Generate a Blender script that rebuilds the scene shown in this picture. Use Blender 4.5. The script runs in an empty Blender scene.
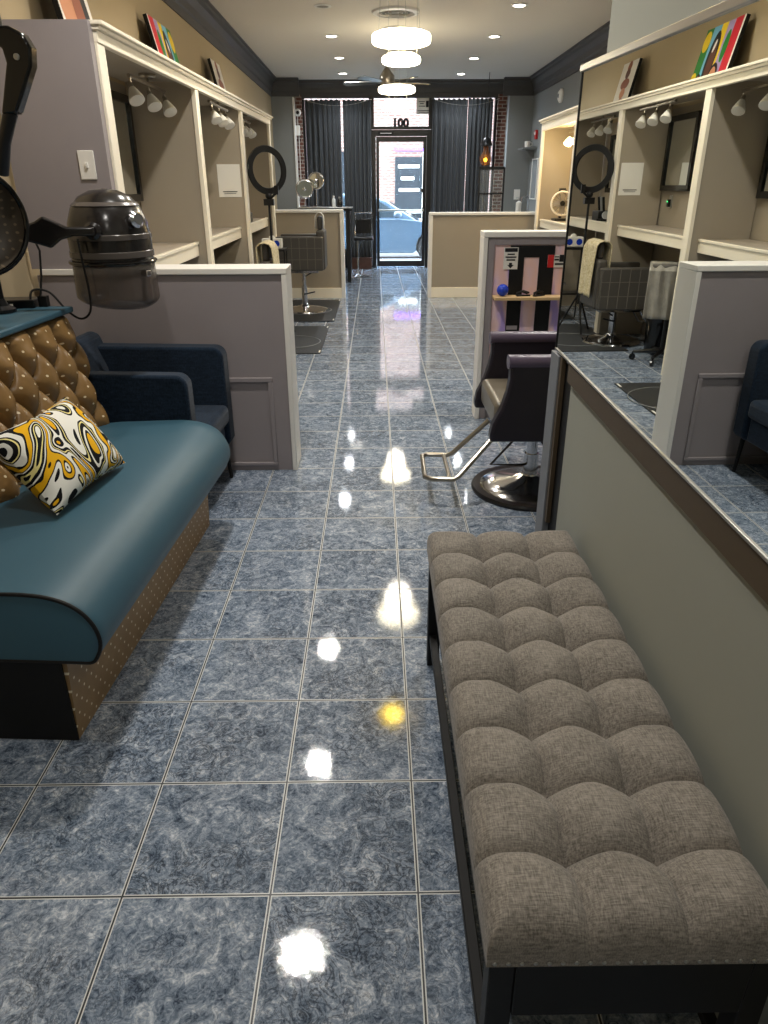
import bpy, math, random
from mathutils import Vector, Matrix
random.seed(7)
sc = bpy.context.scene
COL = sc.collection
pi = math.pi; cos = math.cos; sin = math.sin

# ------------------------------------------------------------------ camera
cam = bpy.data.cameras.new('camera'); co = bpy.data.objects.new('camera', cam); COL.objects.link(co)
Rr = [[0.9999231579711223, -0.011788102652769337, -0.003836507383781598],
      [-0.008400201301369677, -0.41670479386500625, -0.9090030535636385],
      [0.00911673028856867, 0.9089654313590646, -0.41677179585844704]]
mw = Matrix(((Rr[0][0], -Rr[1][0], -Rr[2][0], 0.0), (Rr[0][1], -Rr[1][1], -Rr[2][1], 0.0),
             (Rr[0][2], -Rr[1][2], -Rr[2][2], 1.46097), (0, 0, 0, 1)))
co.matrix_world = mw
cam.sensor_fit = 'VERTICAL'; cam.sensor_height = 24.0; cam.lens = 712.917 / 1024 * 24
cam.clip_start = 0.02; cam.clip_end = 200
sc.camera = co
# ------------------------------------------------------------------ light and exposure
W = bpy.data.worlds.new('World'); sc.world = W; W.use_nodes = True
bg = W.node_tree.nodes['Background']; bg.inputs[0].default_value = (0.72, 0.87, 1.0, 1); bg.inputs[1].default_value = 7.0
sc.view_settings.view_transform = 'Standard'; sc.view_settings.look = 'None'
sc.view_settings.gamma = 1; sc.view_settings.use_curve_mapping = False
sc.view_settings.exposure = 1.38
SPOT_W = 34.0
PEND_E = 4.0

def add_light(name, kind, loc, energy, color=(1, 1, 1), parent=None, **kw):
    l = bpy.data.lights.new(name, kind); l.energy = energy; l.color = color
    for k, v in kw.items(): setattr(l, k, v)
    o = bpy.data.objects.new(name, l); COL.objects.link(o); o.location = loc
    if parent: o.parent = parent
    return o

# ------------------------------------------------------------------ materials
def lin(c):
    return tuple((v / 255 / 12.92) if v / 255 <= .04045 else ((v / 255 + .055) / 1.055) ** 2.4 for v in c) + (1,)
class NT:
    def __init__(s, name):
        s.m = bpy.data.materials.new(name); s.m.use_nodes = True; s.t = s.m.node_tree; s.t.nodes.clear()
        s.out = s.n('ShaderNodeOutputMaterial'); s.p = s.n('ShaderNodeBsdfPrincipled'); s.l(s.p.outputs[0], s.out.inputs[0])
    def n(s, t, **kw):
        o = s.t.nodes.new(t)
        for k, v in kw.items(): setattr(o, k, v)
        return o
    def l(s, a, b): s.t.links.new(a, b)
    def val(s, sock, v):
        if hasattr(v, 'is_linked') or isinstance(v, bpy.types.NodeSocket): s.l(v, sock)
        else: sock.default_value = v
    def math(s, op, a, b=None, c=None, clamp=False):
        o = s.n('ShaderNodeMath', operation=op, use_clamp=clamp); s.val(o.inputs[0], a)
        if b is not None: s.val(o.inputs[1], b)
        if c is not None: s.val(o.inputs[2], c)
        return o.outputs[0]
    def mix(s, f, a, b):
        o = s.n('ShaderNodeMix', data_type='RGBA'); s.val(o.inputs[0], f); s.val(o.inputs[6], a); s.val(o.inputs[7], b); return o.outputs[2]
    def coord(s, kind='Object'): return s.n('ShaderNodeTexCoord').outputs[kind]
    def noise(s, v, scale, detail=4, rough=.55, dist=0.0):
        o = s.n('ShaderNodeTexNoise'); s.l(v, o.inputs['Vector']); o.inputs['Scale'].default_value = scale
        o.inputs['Detail'].default_value = detail; o.inputs['Roughness'].default_value = rough; o.inputs['Distortion'].default_value = dist
        return o.outputs['Fac']
    def ramp(s, f, stops, interp='LINEAR'):
        o = s.n('ShaderNodeValToRGB'); s.val(o.inputs[0], f); e = o.color_ramp.elements; o.color_ramp.interpolation = interp
        while len(e) < len(stops): e.new(.5)
        for el, (p, c) in zip(e, stops): el.position = p; el.color = c if len(c) == 4 else lin(c)
        return o.outputs[0]
    def scalev(s, v, sc_):
        o = s.n('ShaderNodeMapping'); s.l(v, o.inputs[0]); o.inputs['Scale'].default_value = sc_; return o.outputs[0]
    def sep(s, v):
        o = s.n('ShaderNodeSeparateXYZ'); s.l(v, o.inputs[0]); return o.outputs
    def bump(s, h, strength=.2, dist=.01):
        o = s.n('ShaderNodeBump'); o.inputs['Strength'].default_value = strength; o.inputs['Distance'].default_value = dist
        s.l(h, o.inputs['Height']); s.l(o.outputs[0], s.p.inputs['Normal'])
    def set(s, **kw):
        nm = dict(color='Base Color', rough='Roughness', metal='Metallic', spec='Specular IOR Level', coat='Coat Weight', coatr='Coat Roughness',
                  alpha='Alpha', trans='Transmission Weight', ior='IOR', sheen='Sheen Weight', em='Emission Color', ems='Emission Strength')
        for k, v in kw.items(): s.val(s.p.inputs[nm[k]], v)
        return s
def mat(name, c, rough=.5, metal=0.0, spec=.5, var=.0, vscale=6, bumps=0, bscale=60, **kw):
    t = NT(name); base = lin(c)
    if var:
        v = t.coord(); f = t.noise(v, vscale, 5)
        lo = tuple(x * (1 - var) for x in base[:3]) + (1,); hi = tuple(min(1, x * (1 + var)) for x in base[:3]) + (1,)
        t.set(color=t.mix(f, lo, hi))
    else: t.set(color=base)
    if bumps: t.bump(t.noise(t.coord(), bscale, 3), bumps, .004)
    t.set(rough=rough, metal=metal, spec=spec, **kw)
    return t.m
def emis(name, c, e):
    t = NT(name); t.set(color=lin(c), em=lin(c), ems=e); return t.m

TILE = 0.335; GX = -0.24999; GY = 1.11033
def floor_mat():
    t = NT('glossy_blue_marble_tile'); v = t.coord(); x, y, z = t.sep(v)
    u = t.math('DIVIDE', t.math('SUBTRACT', x, GX), TILE); w = t.math('DIVIDE', t.math('SUBTRACT', y, GY), TILE)
    fu = t.math('FRACT', u); fw = t.math('FRACT', w)
    du = t.math('MULTIPLY', t.math('MINIMUM', fu, t.math('SUBTRACT', 1.0, fu)), TILE)
    dw = t.math('MULTIPLY', t.math('MINIMUM', fw, t.math('SUBTRACT', 1.0, fw)), TILE)
    d = t.math('MINIMUM', du, dw)
    core = t.math('LESS_THAN', d, .0021); edge = t.math('LESS_THAN', d, .0046)
    cid = t.n('ShaderNodeCombineXYZ'); t.l(t.math('FLOOR', u), cid.inputs[0]); t.l(t.math('FLOOR', w), cid.inputs[1])
    wn = t.n('ShaderNodeTexWhiteNoise', noise_dimensions='3D'); t.l(cid.outputs[0], wn.inputs['Vector'])
    off = t.n('ShaderNodeVectorMath', operation='MULTIPLY_ADD'); t.l(wn.outputs['Color'], off.inputs[0]); off.inputs[1].default_value = (9, 9, 9); t.l(v, off.inputs[2])
    vv = off.outputs[0]
    n1 = t.noise(vv, 17, 7, .70, 1.2); n2 = t.noise(vv, 52, 6, .72, 2.0); n3 = t.noise(vv, 3, 3, .5, .3)
    f = t.math('ADD', t.math('MULTIPLY', n1, .5), t.math('MULTIPLY', n2, .5))
    base = t.ramp(f, [(.37, (48, 60, 78)), (.455, (108, 122, 140)), (.535, (150, 162, 178)), (.64, (218, 223, 230))])
    vein = t.math('SUBTRACT', 1.0, t.math('MULTIPLY', t.math('ABSOLUTE', t.math('SUBTRACT', t.noise(vv, 17, 6, .66, 2.6), .5)), 22), clamp=True)
    vein = t.math('MULTIPLY', vein, t.math('MULTIPLY', t.math('SUBTRACT', n3, .38), 4.0, clamp=True))
    c = t.mix(t.math('MULTIPLY', vein, .88), base, lin((34, 40, 50)))
    c = t.mix(edge, c, lin((214, 216, 214))); c = t.mix(core, c, lin((28, 30, 34)))  # pale joint edges: light grout plus painted glint of the tile bevels
    t.set(color=c, rough=t.math('ADD', t.math('MULTIPLY', edge, .35), t.math('MULTIPLY_ADD', n2, .04, .018)), spec=.62)
    h = t.math('ADD', t.math('MULTIPLY', t.math('SUBTRACT', 1.0, edge), 1.0), t.math('MULTIPLY', n2, .10))
    t.bump(h, .30, .002)
    return t.m
def brick_mat(name, a, b, mortar, scale, axis='xz', rough=.85):
    t = NT(name); v = t.coord(); x, y, z = t.sep(v); c = t.n('ShaderNodeCombineXYZ')
    t.l(t.math('ADD', x, y), c.inputs[0]); t.l(z, c.inputs[1])
    br = t.n('ShaderNodeTexBrick'); t.l(c.outputs[0], br.inputs['Vector'])
    br.inputs['Color1'].default_value = lin(a); br.inputs['Color2'].default_value = lin(b); br.inputs['Mortar'].default_value = lin(mortar)
    br.inputs['Scale'].default_value = scale; br.inputs['Mortar Size'].default_value = .025; br.inputs['Brick Width'].default_value = .5; br.inputs['Row Height'].default_value = .2
    t.set(color=br.outputs[0], rough=rough); t.bump(br.outputs['Fac'], -.4, .01); return t.m
def fabric_mat(name, a, b, scale=260, rough=.95):
    t = NT(name); v = t.coord()
    w1 = t.noise(t.scalev(v, (1, .12, .4)), scale, 2, .6); w2 = t.noise(t.scalev(v, (.12, 1, .4)), scale, 2, .6)
    w3 = t.noise(v, 9, 3)
    f = t.math('ADD', t.math('ADD', t.math('MULTIPLY', w1, .42), t.math('MULTIPLY', w2, .42)), t.math('MULTIPLY', w3, .16))
    t.set(color=t.ramp(f, [(.38, a), (.62, b)]), rough=rough, spec=.15, sheen=.15); t.bump(f, .25, .002); return t.m
def studded_mat(name, a, b, dot, step, r, rough=.38):
    # brown leather-look fabric with a regular print of small pale dots (object y and z)
    t = NT(name); v = t.coord(); x, y, z = t.sep(v)
    yy = t.math('DIVIDE', y, step); zz = t.math('DIVIDE', z, step * .62)
    row = t.math('FLOOR', zz); sh = t.math('MULTIPLY', t.math('MODULO', row, 2.0), .5)
    fy = t.math('SUBTRACT', t.math('FRACT', t.math('ADD', yy, sh)), .5); fz = t.math('MULTIPLY', t.math('SUBTRACT', t.math('FRACT', zz), .5), .62)
    d = t.math('SQRT', t.math('ADD', t.math('POWER', fy, 2.0), t.math('POWER', fz, 2.0)))
    k = t.math('LESS_THAN', d, r / step)
    c = t.mix(t.noise(v, 14, 5, .6), lin(a), lin(b))
    t.set(color=t.mix(k, c, lin(dot)), rough=rough, spec=.5); t.bump(t.noise(v, 55, 4), .15, .004); return t.m
def pillow_mat():
    t = NT('black_white_yellow_swirl_print'); v = t.coord()
    n = t.noise(v, 3.4, 1, .4, 2.2); wv = t.math('MULTIPLY_ADD', n, 4.2, 0.0); f = t.math('FRACT', wv)
    K = (14, 14, 16); Wt = (238, 236, 226); Y = (232, 176, 22); Yp = (240, 226, 150)
    c = t.ramp(f, [(0, Wt), (.13, K), (.22, Y), (.45, K), (.54, Wt), (.64, K), (.80, Yp), (.86, K), (.93, Wt)], 'CONSTANT')
    t.set(color=c, rough=.85, spec=.2); return t.m
def glass_mat(name, tint=(235, 245, 245), alpha=.12, rough=.02):
    t = NT(name); t.set(color=lin(tint), rough=rough, spec=.6, alpha=alpha); return t.m

M = {}
M['floor'] = floor_mat()
M['ceil'] = mat('ceiling_paint', (226, 217, 202), .8, spec=.2, var=.04, vscale=.8)
M['tan'] = mat('tan_wall_paint', (186, 168, 136), .75, spec=.25, var=.04, vscale=1.5)
M['greige'] = mat('station_taupe_paint', (164, 153, 135), .6, spec=.3, var=.05, vscale=2)
M['greywall'] = mat('grey_green_wall_paint', (160, 162, 152), .62, spec=.3, var=.05, vscale=2)
M['bluegrey'] = mat('blue_grey_wall_paint', (132, 134, 132), .7, spec=.3, var=.04, vscale=2)
M['panel'] = mat('worn_grey_panel_paint', (150, 142, 143), .55, spec=.35, var=.07, vscale=5)
M['cream'] = mat('cream_trim_paint', (246, 236, 214), .4, spec=.4, var=.03, vscale=3)
M['white'] = mat('white_trim_paint', (236, 232, 224), .4, spec=.4)
M['crown'] = mat('charcoal_moulding_paint', (74, 72, 70), .5, spec=.4)
M['brownband'] = mat('brown_band', (84, 72, 56), .5, spec=.35)
M['postgrey'] = mat('blue_grey_post_paint', (118, 122, 128), .5, spec=.4, var=.08, vscale=9)
M['black'] = mat('black_plastic', (14, 14, 15), .3, spec=.5)
M['blackm'] = mat('black_matt', (16, 16, 17), .6, spec=.35)
M['blackgloss'] = mat('black_gloss', (12, 12, 13), .08, spec=.6)
M['darkvoid'] = mat('black_painted_wood', (17, 16, 15), .5, spec=.35)
M['chrome'] = mat('chrome', (205, 205, 208), .12, 1.0)
M['nickel'] = mat('brushed_nickel', (172, 164, 150), .3, 1.0)
M['silver'] = mat('silver_frame', (190, 188, 182), .3, .85)
M['mirror'] = mat('mirror_glass', (232, 236, 234), .0, 1.0)
M['bench'] = fabric_mat('grey_brown_linen', (102, 97, 90), (162, 154, 144), 480)
M['teal'] = mat('teal_vinyl', (54, 90, 106), .48, spec=.5, var=.06, vscale=4, bumps=.04, bscale=300)
M['brownstud'] = studded_mat('bronze_fabric_with_pale_dots', (112, 84, 48), (158, 124, 78), (236, 218, 180), .060, .0042, .27)
M['brownbase'] = studded_mat('brown_panel_with_pale_dots', (126, 98, 60), (166, 134, 90), (244, 232, 204), .050, .0042, .45)
M['navy'] = fabric_mat('navy_velvet', (16, 28, 42), (34, 50, 68), 200)
M['pillow'] = pillow_mat()
M['smoke'] = glass_mat('smoky_visor', (96, 86, 80), .6, .12)
M['hood'] = mat('black_hood_plastic', (34, 31, 30), .2, spec=.6)
M['hoodband'] = mat('grey_hood_band', (84, 78, 74), .22, spec=.6)
M['mesh'] = None
M['plum'] = mat('dark_plum_vinyl', (34, 29, 38), .34, spec=.5, bumps=.03, bscale=250)
M['taupeseat'] = mat('taupe_vinyl_seat', (112, 104, 90), .34, spec=.5)
M['purplevinyl'] = mat('purple_grey_vinyl_roll', (86, 74, 92), .32, spec=.5)
M['chairgrey'] = mat('grey_vinyl', (74, 70, 64), .42, spec=.45)
M['stitch'] = mat('pale_stitching', (106, 101, 91), .7)
M['towel'] = fabric_mat('yellowish_towel', (176, 160, 120), (222, 210, 176), 160)
M['clearbag'] = mat('silvery_plastic_cover', (150, 146, 136), .2, spec=.6, var=.35, vscale=16)
M['matrub'] = mat('black_rubber_mat', (26, 27, 27), .6, spec=.5)
M['matring'] = mat('grey_rubber_ring', (120, 122, 122), .4)
M['curtain'] = mat('charcoal_curtain', (66, 69, 72), .85, spec=.2, sheen=.2)
M['brick'] = brick_mat('old_red_brick', (112, 66, 50), (76, 46, 38), (150, 138, 126), 3.4)
M['frameblk'] = mat('black_aluminium', (18, 18, 19), .35, spec=.5)
M['glass'] = glass_mat('clear_glass', (240, 246, 248), .06)
M['bulb'] = emis('pendant_shade_glow', (255, 244, 214), PEND_E)
M['led'] = emis('downlight_lens_glow', (255, 250, 238), 9)
M['ledoff'] = mat('unlit_lamp_lens', (150, 140, 120), .3)
M['spotlens'] = emis('warm_bulb_glow', (255, 220, 150), 12)
M['spotoff'] = mat('white_frosted_lens', (232, 228, 216), .3)
M['amber'] = emis('amber_filament', (255, 170, 40), 8)
M['greenled'] = emis('green_led', (60, 220, 120), 2)
M['yellowlamp'] = emis('yellow_lamp_glow', (255, 214, 60), 12)
M['paper'] = mat('white_paper', (236, 232, 222), .8, spec=.2)
M['ink'] = mat('black_ink', (20, 20, 22), .7)
M['red'] = mat('red_print', (206, 34, 34), .6)
M['blue'] = mat('glossy_blue', (20, 62, 190), .2, spec=.6)
M['pinkp'] = None
M['wood'] = mat('light_wood', (214, 180, 130), .45, var=.12, vscale=9)
M['brownwood'] = mat('dark_brown_wood', (70, 40, 24), .45, var=.25, vscale=12)
M['tabletop'] = mat('grey_marble_laminate', (178, 166, 150), .3, var=.25, vscale=12)
M['carpaint'] = mat('silver_blue_car_paint', (70, 92, 112), .22, .1, coat=.6)
M['carglass'] = mat('dark_car_glass', (40, 52, 60), .05, spec=.7)
M['tyre'] = mat('tyre_rubber', (22, 22, 23), .7)
M['asphalt'] = mat('asphalt', (90, 92, 96), .9, var=.1, vscale=20)
M['pave'] = mat('concrete_pavement', (112, 114, 116), .85, var=.08, vscale=4)
M['extbrick'] = brick_mat('pale_pink_brick', (122, 86, 76), (94, 68, 60), (132, 124, 118), 2.6)
M['shopdark'] = mat('dark_shop_window', (34, 40, 46), .1, spec=.6)
M['neon'] = emis('violet_sign_glow', (130, 60, 255), 1.2)
def stripes_mat():
    t = NT('lilac_pink_sheen_panel'); v = t.coord(); x, y, z = t.sep(v)
    f = t.noise(t.scalev(v, (3, 1, 1)), 3.2, 2, .5, .4)
    t.set(color=t.ramp(f, [(.36, (246, 206, 196)), (.5, (242, 208, 212)), (.62, (184, 160, 220))]), rough=.25, spec=.5); return t.m
M['pinkp'] = stripes_mat()
def mesh_mat():
    t = NT('dotted_hood_liner'); v = t.coord(); x, y, z = t.sep(v)
    def g(a): return t.math('SUBTRACT', t.math('FRACT', t.math('DIVIDE', a, .026)), .5)
    d = t.math('SQRT', t.math('ADD', t.math('POWER', g(x), 2.0), t.math('POWER', g(y), 2.0)))
    t.set(color=t.mix(t.math('LESS_THAN', d, .16), lin((66, 58, 48)), lin((112, 98, 78))), rough=.5); return t.m
M['mesh'] = mesh_mat()

# ------------------------------------------------------------------ mesh building
class MB:
    def __init__(s): s.v = []; s.f = []; s.mi = []; s.cur = 0; s.uv = None
    def m(s, i): s.cur = i; return s
    def add(s, vs, fs, mtx=None):
        b = len(s.v)
        s.v += [tuple(mtx @ Vector(p)) if mtx else tuple(p) for p in vs]
        for f in fs: s.f.append(tuple(b + i for i in f)); s.mi.append(s.cur)
        return s
    def box(s, x0, y0, z0, x1, y1, z1, mtx=None):
        if x0 > x1: x0, x1 = x1, x0
        if y0 > y1: y0, y1 = y1, y0
        if z0 > z1: z0, z1 = z1, z0
        vs = [(x0, y0, z0), (x1, y0, z0), (x1, y1, z0), (x0, y1, z0), (x0, y0, z1), (x1, y0, z1), (x1, y1, z1), (x0, y1, z1)]
        return s.add(vs, [(0, 3, 2, 1), (4, 5, 6, 7), (0, 1, 5, 4), (1, 2, 6, 5), (2, 3, 7, 6), (3, 0, 4, 7)], mtx)
    def hexa(s, p):   # eight corners, bottom four then top four
        return s.add(p, [(0, 3, 2, 1), (4, 5, 6, 7), (0, 1, 5, 4), (1, 2, 6, 5), (2, 3, 7, 6), (3, 0, 4, 7)])
    def prism(s, poly, fn, a, b):   # polygon (u,v) swept from a to b; fn(u,v,w)->xyz
        n = len(poly); vs = [fn(u, v, a) for u, v in poly] + [fn(u, v, b) for u, v in poly]
        return s.add(vs, [tuple(range(n))[::-1], tuple(range(n, 2 * n))] + [(i, (i + 1) % n, n + (i + 1) % n, n + i) for i in range(n)])
    def lathe(s, prof, n=32, mtx=None, cap=True):   # profile (r,z) turned about z
        vs = []; fs = []
        for r, z in prof:
            for k in range(n): a = 2 * pi * k / n; vs.append((r * cos(a), r * sin(a), z))
        for j in range(len(prof) - 1):
            for k in range(n): k2 = (k + 1) % n; fs.append((j * n + k, j * n + k2, (j + 1) * n + k2, (j + 1) * n + k))
        if cap:
            fs.append(tuple(range(n))[::-1]); q = (len(prof) - 1) * n; fs.append(tuple(range(q, q + n)))
        return s.add(vs, fs, mtx)
    def tube(s, pts, r, n=10, closed=False, cap=True):
        P = [Vector(p) for p in pts]; N = len(P); R = r if isinstance(r, (list, tuple)) else [r] * N
        vs = []; fs = []; up = None
        for i in range(N):
            if closed: t = (P[(i + 1) % N] - P[i - 1])
            else: t = (P[min(i + 1, N - 1)] - P[max(i - 1, 0)])
            t.normalize()
            if up is None:
                up = Vector((0, 0, 1)) if abs(t.z) < .9 else Vector((1, 0, 0))
            a = up - t * up.dot(t)
            if a.length < 1e-4: a = t.orthogonal()
            a.normalize(); up = a; b = t.cross(a)
            for k in range(n):
                q = 2 * pi * k / n; vs.append(tuple(P[i] + (a * cos(q) + b * sin(q)) * R[i]))
        for i in range(N if closed else N - 1):
            j = (i + 1) % N
            for k in range(n): k2 = (k + 1) % n; fs.append((i * n + k, i * n + k2, j * n + k2, j * n + k))
        if cap and not closed: fs += [tuple(range(n))[::-1], tuple(range((N - 1) * n, N * n))]
        return s.add(vs, fs)
    def grid(s, fn, nu, nv, mtx=None, wrapu=False):
        vs = [fn(i / nu, j / nv) for j in range(nv + 1) for i in range(nu + 1)]
        fs = [(j * (nu + 1) + i, j * (nu + 1) + i + 1, (j + 1) * (nu + 1) + i + 1, (j + 1) * (nu + 1) + i) for j in range(nv) for i in range(nu)]
        return s.add(vs, fs, mtx)
    def sphere(s, c, r, nu=20, nv=12, sx=1, sy=1, sz=1):
        c = Vector(c); prof = [(max(1e-4, r * sin(pi * j / nv)), -r * cos(pi * j / nv)) for j in range(nv + 1)]
        return s.lathe(prof, nu, Matrix.Translation(c) @ Matrix.Diagonal((sx, sy, sz, 1)))
    def torus(s, c, R, r, mtx=None, n=40, k=10):
        pts = [(R * cos(2 * pi * i / n), R * sin(2 * pi * i / n), 0) for i in range(n)]
        m0 = mtx if mtx else Matrix.Identity(4)
        return s.tube([tuple(Vector(c) + (m0.to_3x3() @ Vector(p))) for p in pts], r, k, True)
    def build(s, name, mats, parent=None, bev=0, smooth=True, ang=35, loc=None, segs=2, solid=0, sub=0):
        me = bpy.data.meshes.new(name); me.from_pydata(s.v, [], s.f)
        for mm in (mats if isinstance(mats, (list, tuple)) else [mats]): me.materials.append(M[mm] if isinstance(mm, str) else mm)
        me.polygons.foreach_set('material_index', s.mi)
        me.validate(); me.update()
        import bmesh
        b = bmesh.new(); b.from_mesh(me); bmesh.ops.recalc_face_normals(b, faces=b.faces); b.to_mesh(me); b.free()
        if smooth:
            me.polygons.foreach_set('use_smooth', [True] * len(me.polygons)); me.set_sharp_from_angle(angle=math.radians(ang))
        o = bpy.data.objects.new(name, me); COL.objects.link(o)
        if solid:
            md = o.modifiers.new('thick', 'SOLIDIFY'); md.thickness = solid; md.offset = 0
        if bev:
            md = o.modifiers.new('bev', 'BEVEL'); md.width = bev; md.segments = segs; md.limit_method = 'ANGLE'; md.angle_limit = math.radians(40); md.harden_normals = False
        if sub:
            md = o.modifiers.new('sub', 'SUBSURF'); md.levels = sub; md.render_levels = sub
        if parent: o.parent = parent
        if loc is not None: o.location = loc
        return o
def tag(o, label=None, cat=None, group=None, kind=None):
    if label: o['label'] = label
    if cat: o['category'] = cat
    if group: o['group'] = group
    if kind: o['kind'] = kind
    return o
def thing(name, label, cat, loc=(0, 0, 0), rz=0.0, group=None):
    o = bpy.data.objects.new(name, None); COL.objects.link(o); o.empty_display_size = .1
    o.location = loc; o.rotation_euler = (0, 0, rz); return tag(o, label, cat, group)
def struct(name, mb, mats, parent=None, label=None, cat=None, **kw):
    o = mb.build(name, mats, parent, **kw)
    if parent is None: tag(o, label, cat, None, 'structure')
    return o
def copy_thing(o, loc, rz=None, label=None, parent=None):
    c = o.copy(); COL.objects.link(c)
    if parent: c.parent = parent
    else:
        c.location = loc
        if rz is not None: c.rotation_euler = (0, 0, rz)
        if label: c['label'] = label
    for ch in list(o.children): copy_thing(ch, None, parent=c)
    return c
def curve_pts(P, k=6):   # smooth curve through points
    P = [Vector(p) for p in P]; Q = [P[0] * 2 - P[1]] + P + [P[-1] * 2 - P[-2]]; out = []
    for i in range(1, len(Q) - 2):
        a, b, c, d = Q[i - 1:i + 3]
        for j in range(k):
            t = j / k; out.append(tuple(.5 * ((2 * b) + (c - a) * t + (2 * a - 5 * b + 4 * c - d) * t * t + (3 * b - a - 3 * c + d) * t ** 3)))
    return out + [tuple(P[-1])]
def rot_to(n):   # matrix turning +z to direction n
    return Vector(n).to_track_quat('Z', 'Y').to_matrix().to_4x4()
def B(*a): return MB().box(*a)
def arc(cx, cy, r, a0, a1, n=8): return [(cx + r * cos(math.radians(a0 + (a1 - a0) * i / n)), cy + r * sin(math.radians(a0 + (a1 - a0) * i / n))) for i in range(n + 1)]

# ================================================================== THE SETTING
CZ = 3.14
struct('floor', MB().add([(-2.2, -1.8, 0), (3.2, -1.8, 0), (3.2, 14.86, 0), (-2.2, 14.86, 0), (-2.2, -1.8, -.1), (3.2, -1.8, -.1), (3.2, 14.86, -.1), (-2.2, 14.86, -.1)],
       [(0, 1, 2, 3), (7, 6, 5, 4), (0, 4, 5, 1), (1, 5, 6, 2), (2, 6, 7, 3), (3, 7, 4, 0)]), 'floor', label='glossy blue grey marble tile floor', cat='floor', smooth=False)
struct('ceiling', B(-2.2, -1.8, CZ, 3.2, 14.95, CZ + .12), 'ceil', label='pale warm grey ceiling', cat='ceiling', smooth=False)
struct('wall_left', MB().hexa([(-1.95, -1.7, 0), (-1.72, -1.7, 0), (-1.80, 14.6, 0), (-2.0, 14.6, 0), (-1.95, -1.7, CZ), (-1.72, -1.7, CZ), (-1.80, 14.6, CZ), (-2.0, 14.6, CZ)]), 'tan', label='tan left wall', cat='wall', smooth=False)
struct('wall_right', B(2.8, 2.24, 0, 2.95, 14.6, CZ), 'bluegrey', label='blue grey right wall', cat='wall', smooth=False)
struct('wall_back', B(-1.95, -1.8, 0, 2.95, -1.65, CZ), 'greywall', label='grey wall behind the seats', cat='wall', smooth=False)
# near right block that carries the big mirror
WMX = .624
struct('wall_near_right', MB().hexa([(WMX + .025, -1.65, 0), (2.95, -1.65, 0), (2.95, 2.24, 0), (WMX, 2.24, 0), (WMX + .025, -1.65, CZ), (2.95, -1.65, CZ), (2.95, 2.24, CZ), (WMX, 2.24, CZ)]), 'greywall', label='grey green wall beside the bench', cat='wall', smooth=False)
pt = struct('trim_post', B(.602, 2.345, 0, .70, 2.45, .945), 'postgrey', label='blue grey post at the wall end under the mirror corner', cat='post', bev=.003)
struct('reveal', B(.624, 2.242, 0, .70, 2.344, .93), 'blackm', pt)
struct('moulding', B(.608, 2.318, .35, .622, 2.344, .945), 'brownband', pt)
def mx(y): return .607 - .0102 * (y - 2.36)
band = MB()
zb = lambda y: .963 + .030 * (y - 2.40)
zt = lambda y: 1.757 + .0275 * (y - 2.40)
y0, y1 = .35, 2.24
band.hexa([(mx(y0) + .001, y0, zb(y0) - .072), (WMX + .012, y0, zb(y0) - .072), (WMX + .001, y1, zb(y1) - .070), (mx(y1) + .001, y1, zb(y1) - .070),
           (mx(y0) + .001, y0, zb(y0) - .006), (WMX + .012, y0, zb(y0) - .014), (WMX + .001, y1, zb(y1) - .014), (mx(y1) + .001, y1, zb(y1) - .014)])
struct('wall_band', band, 'brownband', label='dark brown rail directly under the wall mirror', cat='band', smooth=False)  # dark brown band along the mirror's lower edge

# big wall mirror (a hung thing)
mt = thing('wall_mirror', 'long silver framed mirror hung on the right wall above the tufted bench', 'mirror', (.607, 2.40, .96))
def lw(mb, loc=(.607, 2.40, .96)):
    mb.v = [(a - loc[0], b - loc[1], c - loc[2]) for a, b, c in mb.v]; return mb
def mir_strip(y0, y1, f0, f1, d0, d1):
    # strip of the mirror plane between height functions, front offset d0 to back offset d1
    p = []
    for f in (f0, f1):
        for (yy, d) in ((y0, d0), (y0, d1), (y1, d1), (y1, d0)): p.append((mx(yy) + d, yy, f(yy)))
    return MB().hexa(p)
lw(mir_strip(.40, 2.403, zb, zt, 0.0, .012)).build('mirror_glass', 'mirror', mt, smooth=False)
fr = mir_strip(.385, 2.41, zt, lambda y: zt(y) + .018, -.008, .014); fr2 = mir_strip(.385, 2.41, lambda y: zb(y) - .008, zb, -.004, .014)
for q in (fr2,): fr.add(q.v, q.f)
q = mir_strip(.385, .40, zb, zt, -.008, .014); fr.add(q.v, q.f)
lw(fr).build('frame', 'silver', mt, bev=.002)
lw(mir_strip(2.403, 2.41, zb, zt, -.003, .014)).build('edge_strip', 'blackm', mt, bev=.001)

# front wall with openings
fw = MB()
fw.box(-2.0, 14.6, 0, -1.44, 14.8, CZ).box(2.38, 14.6, 0, 2.95, 14.8, CZ).box(-1.44, 14.6, 2.92, 2.38, 14.8, CZ)
fw.box(-1.29, 14.6, 0, -.05, 14.8, .30).box(1.03, 14.6, 0, 2.21, 14.8, .30)
struct('wall_front', fw, 'blackm', label='front wall around the shop windows', cat='wall', smooth=False)
for nm, x0, x1, lb in (('wall_brick_left', -1.45, -1.29, 'narrow brick pier left of the left window'), ('wall_brick_right', 2.21, 2.42, 'narrow brick pier right of the right window')):
    struct(nm, B(x0, 14.55, 0, x1, 14.79, 2.92), 'brick', label=lb, cat='wall', smooth=False)
struct('wall_pilaster_left', B(-1.82, 14.32, 0, -1.42, 14.6, CZ), 'bluegrey', label='grey pilaster at the left front corner', cat='wall', bev=.004)
struct('wall_pilaster_right', B(2.37, 14.32, 0, 2.82, 14.6, CZ), 'bluegrey', label='grey pilaster at the right front corner', cat='wall', bev=.004)
struct('trim_5', B(-1.425, 14.30, 0, -1.40, 14.5, 2.86), 'white', label='white corner strip on the left pilaster', cat='trim', smooth=False)
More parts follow.
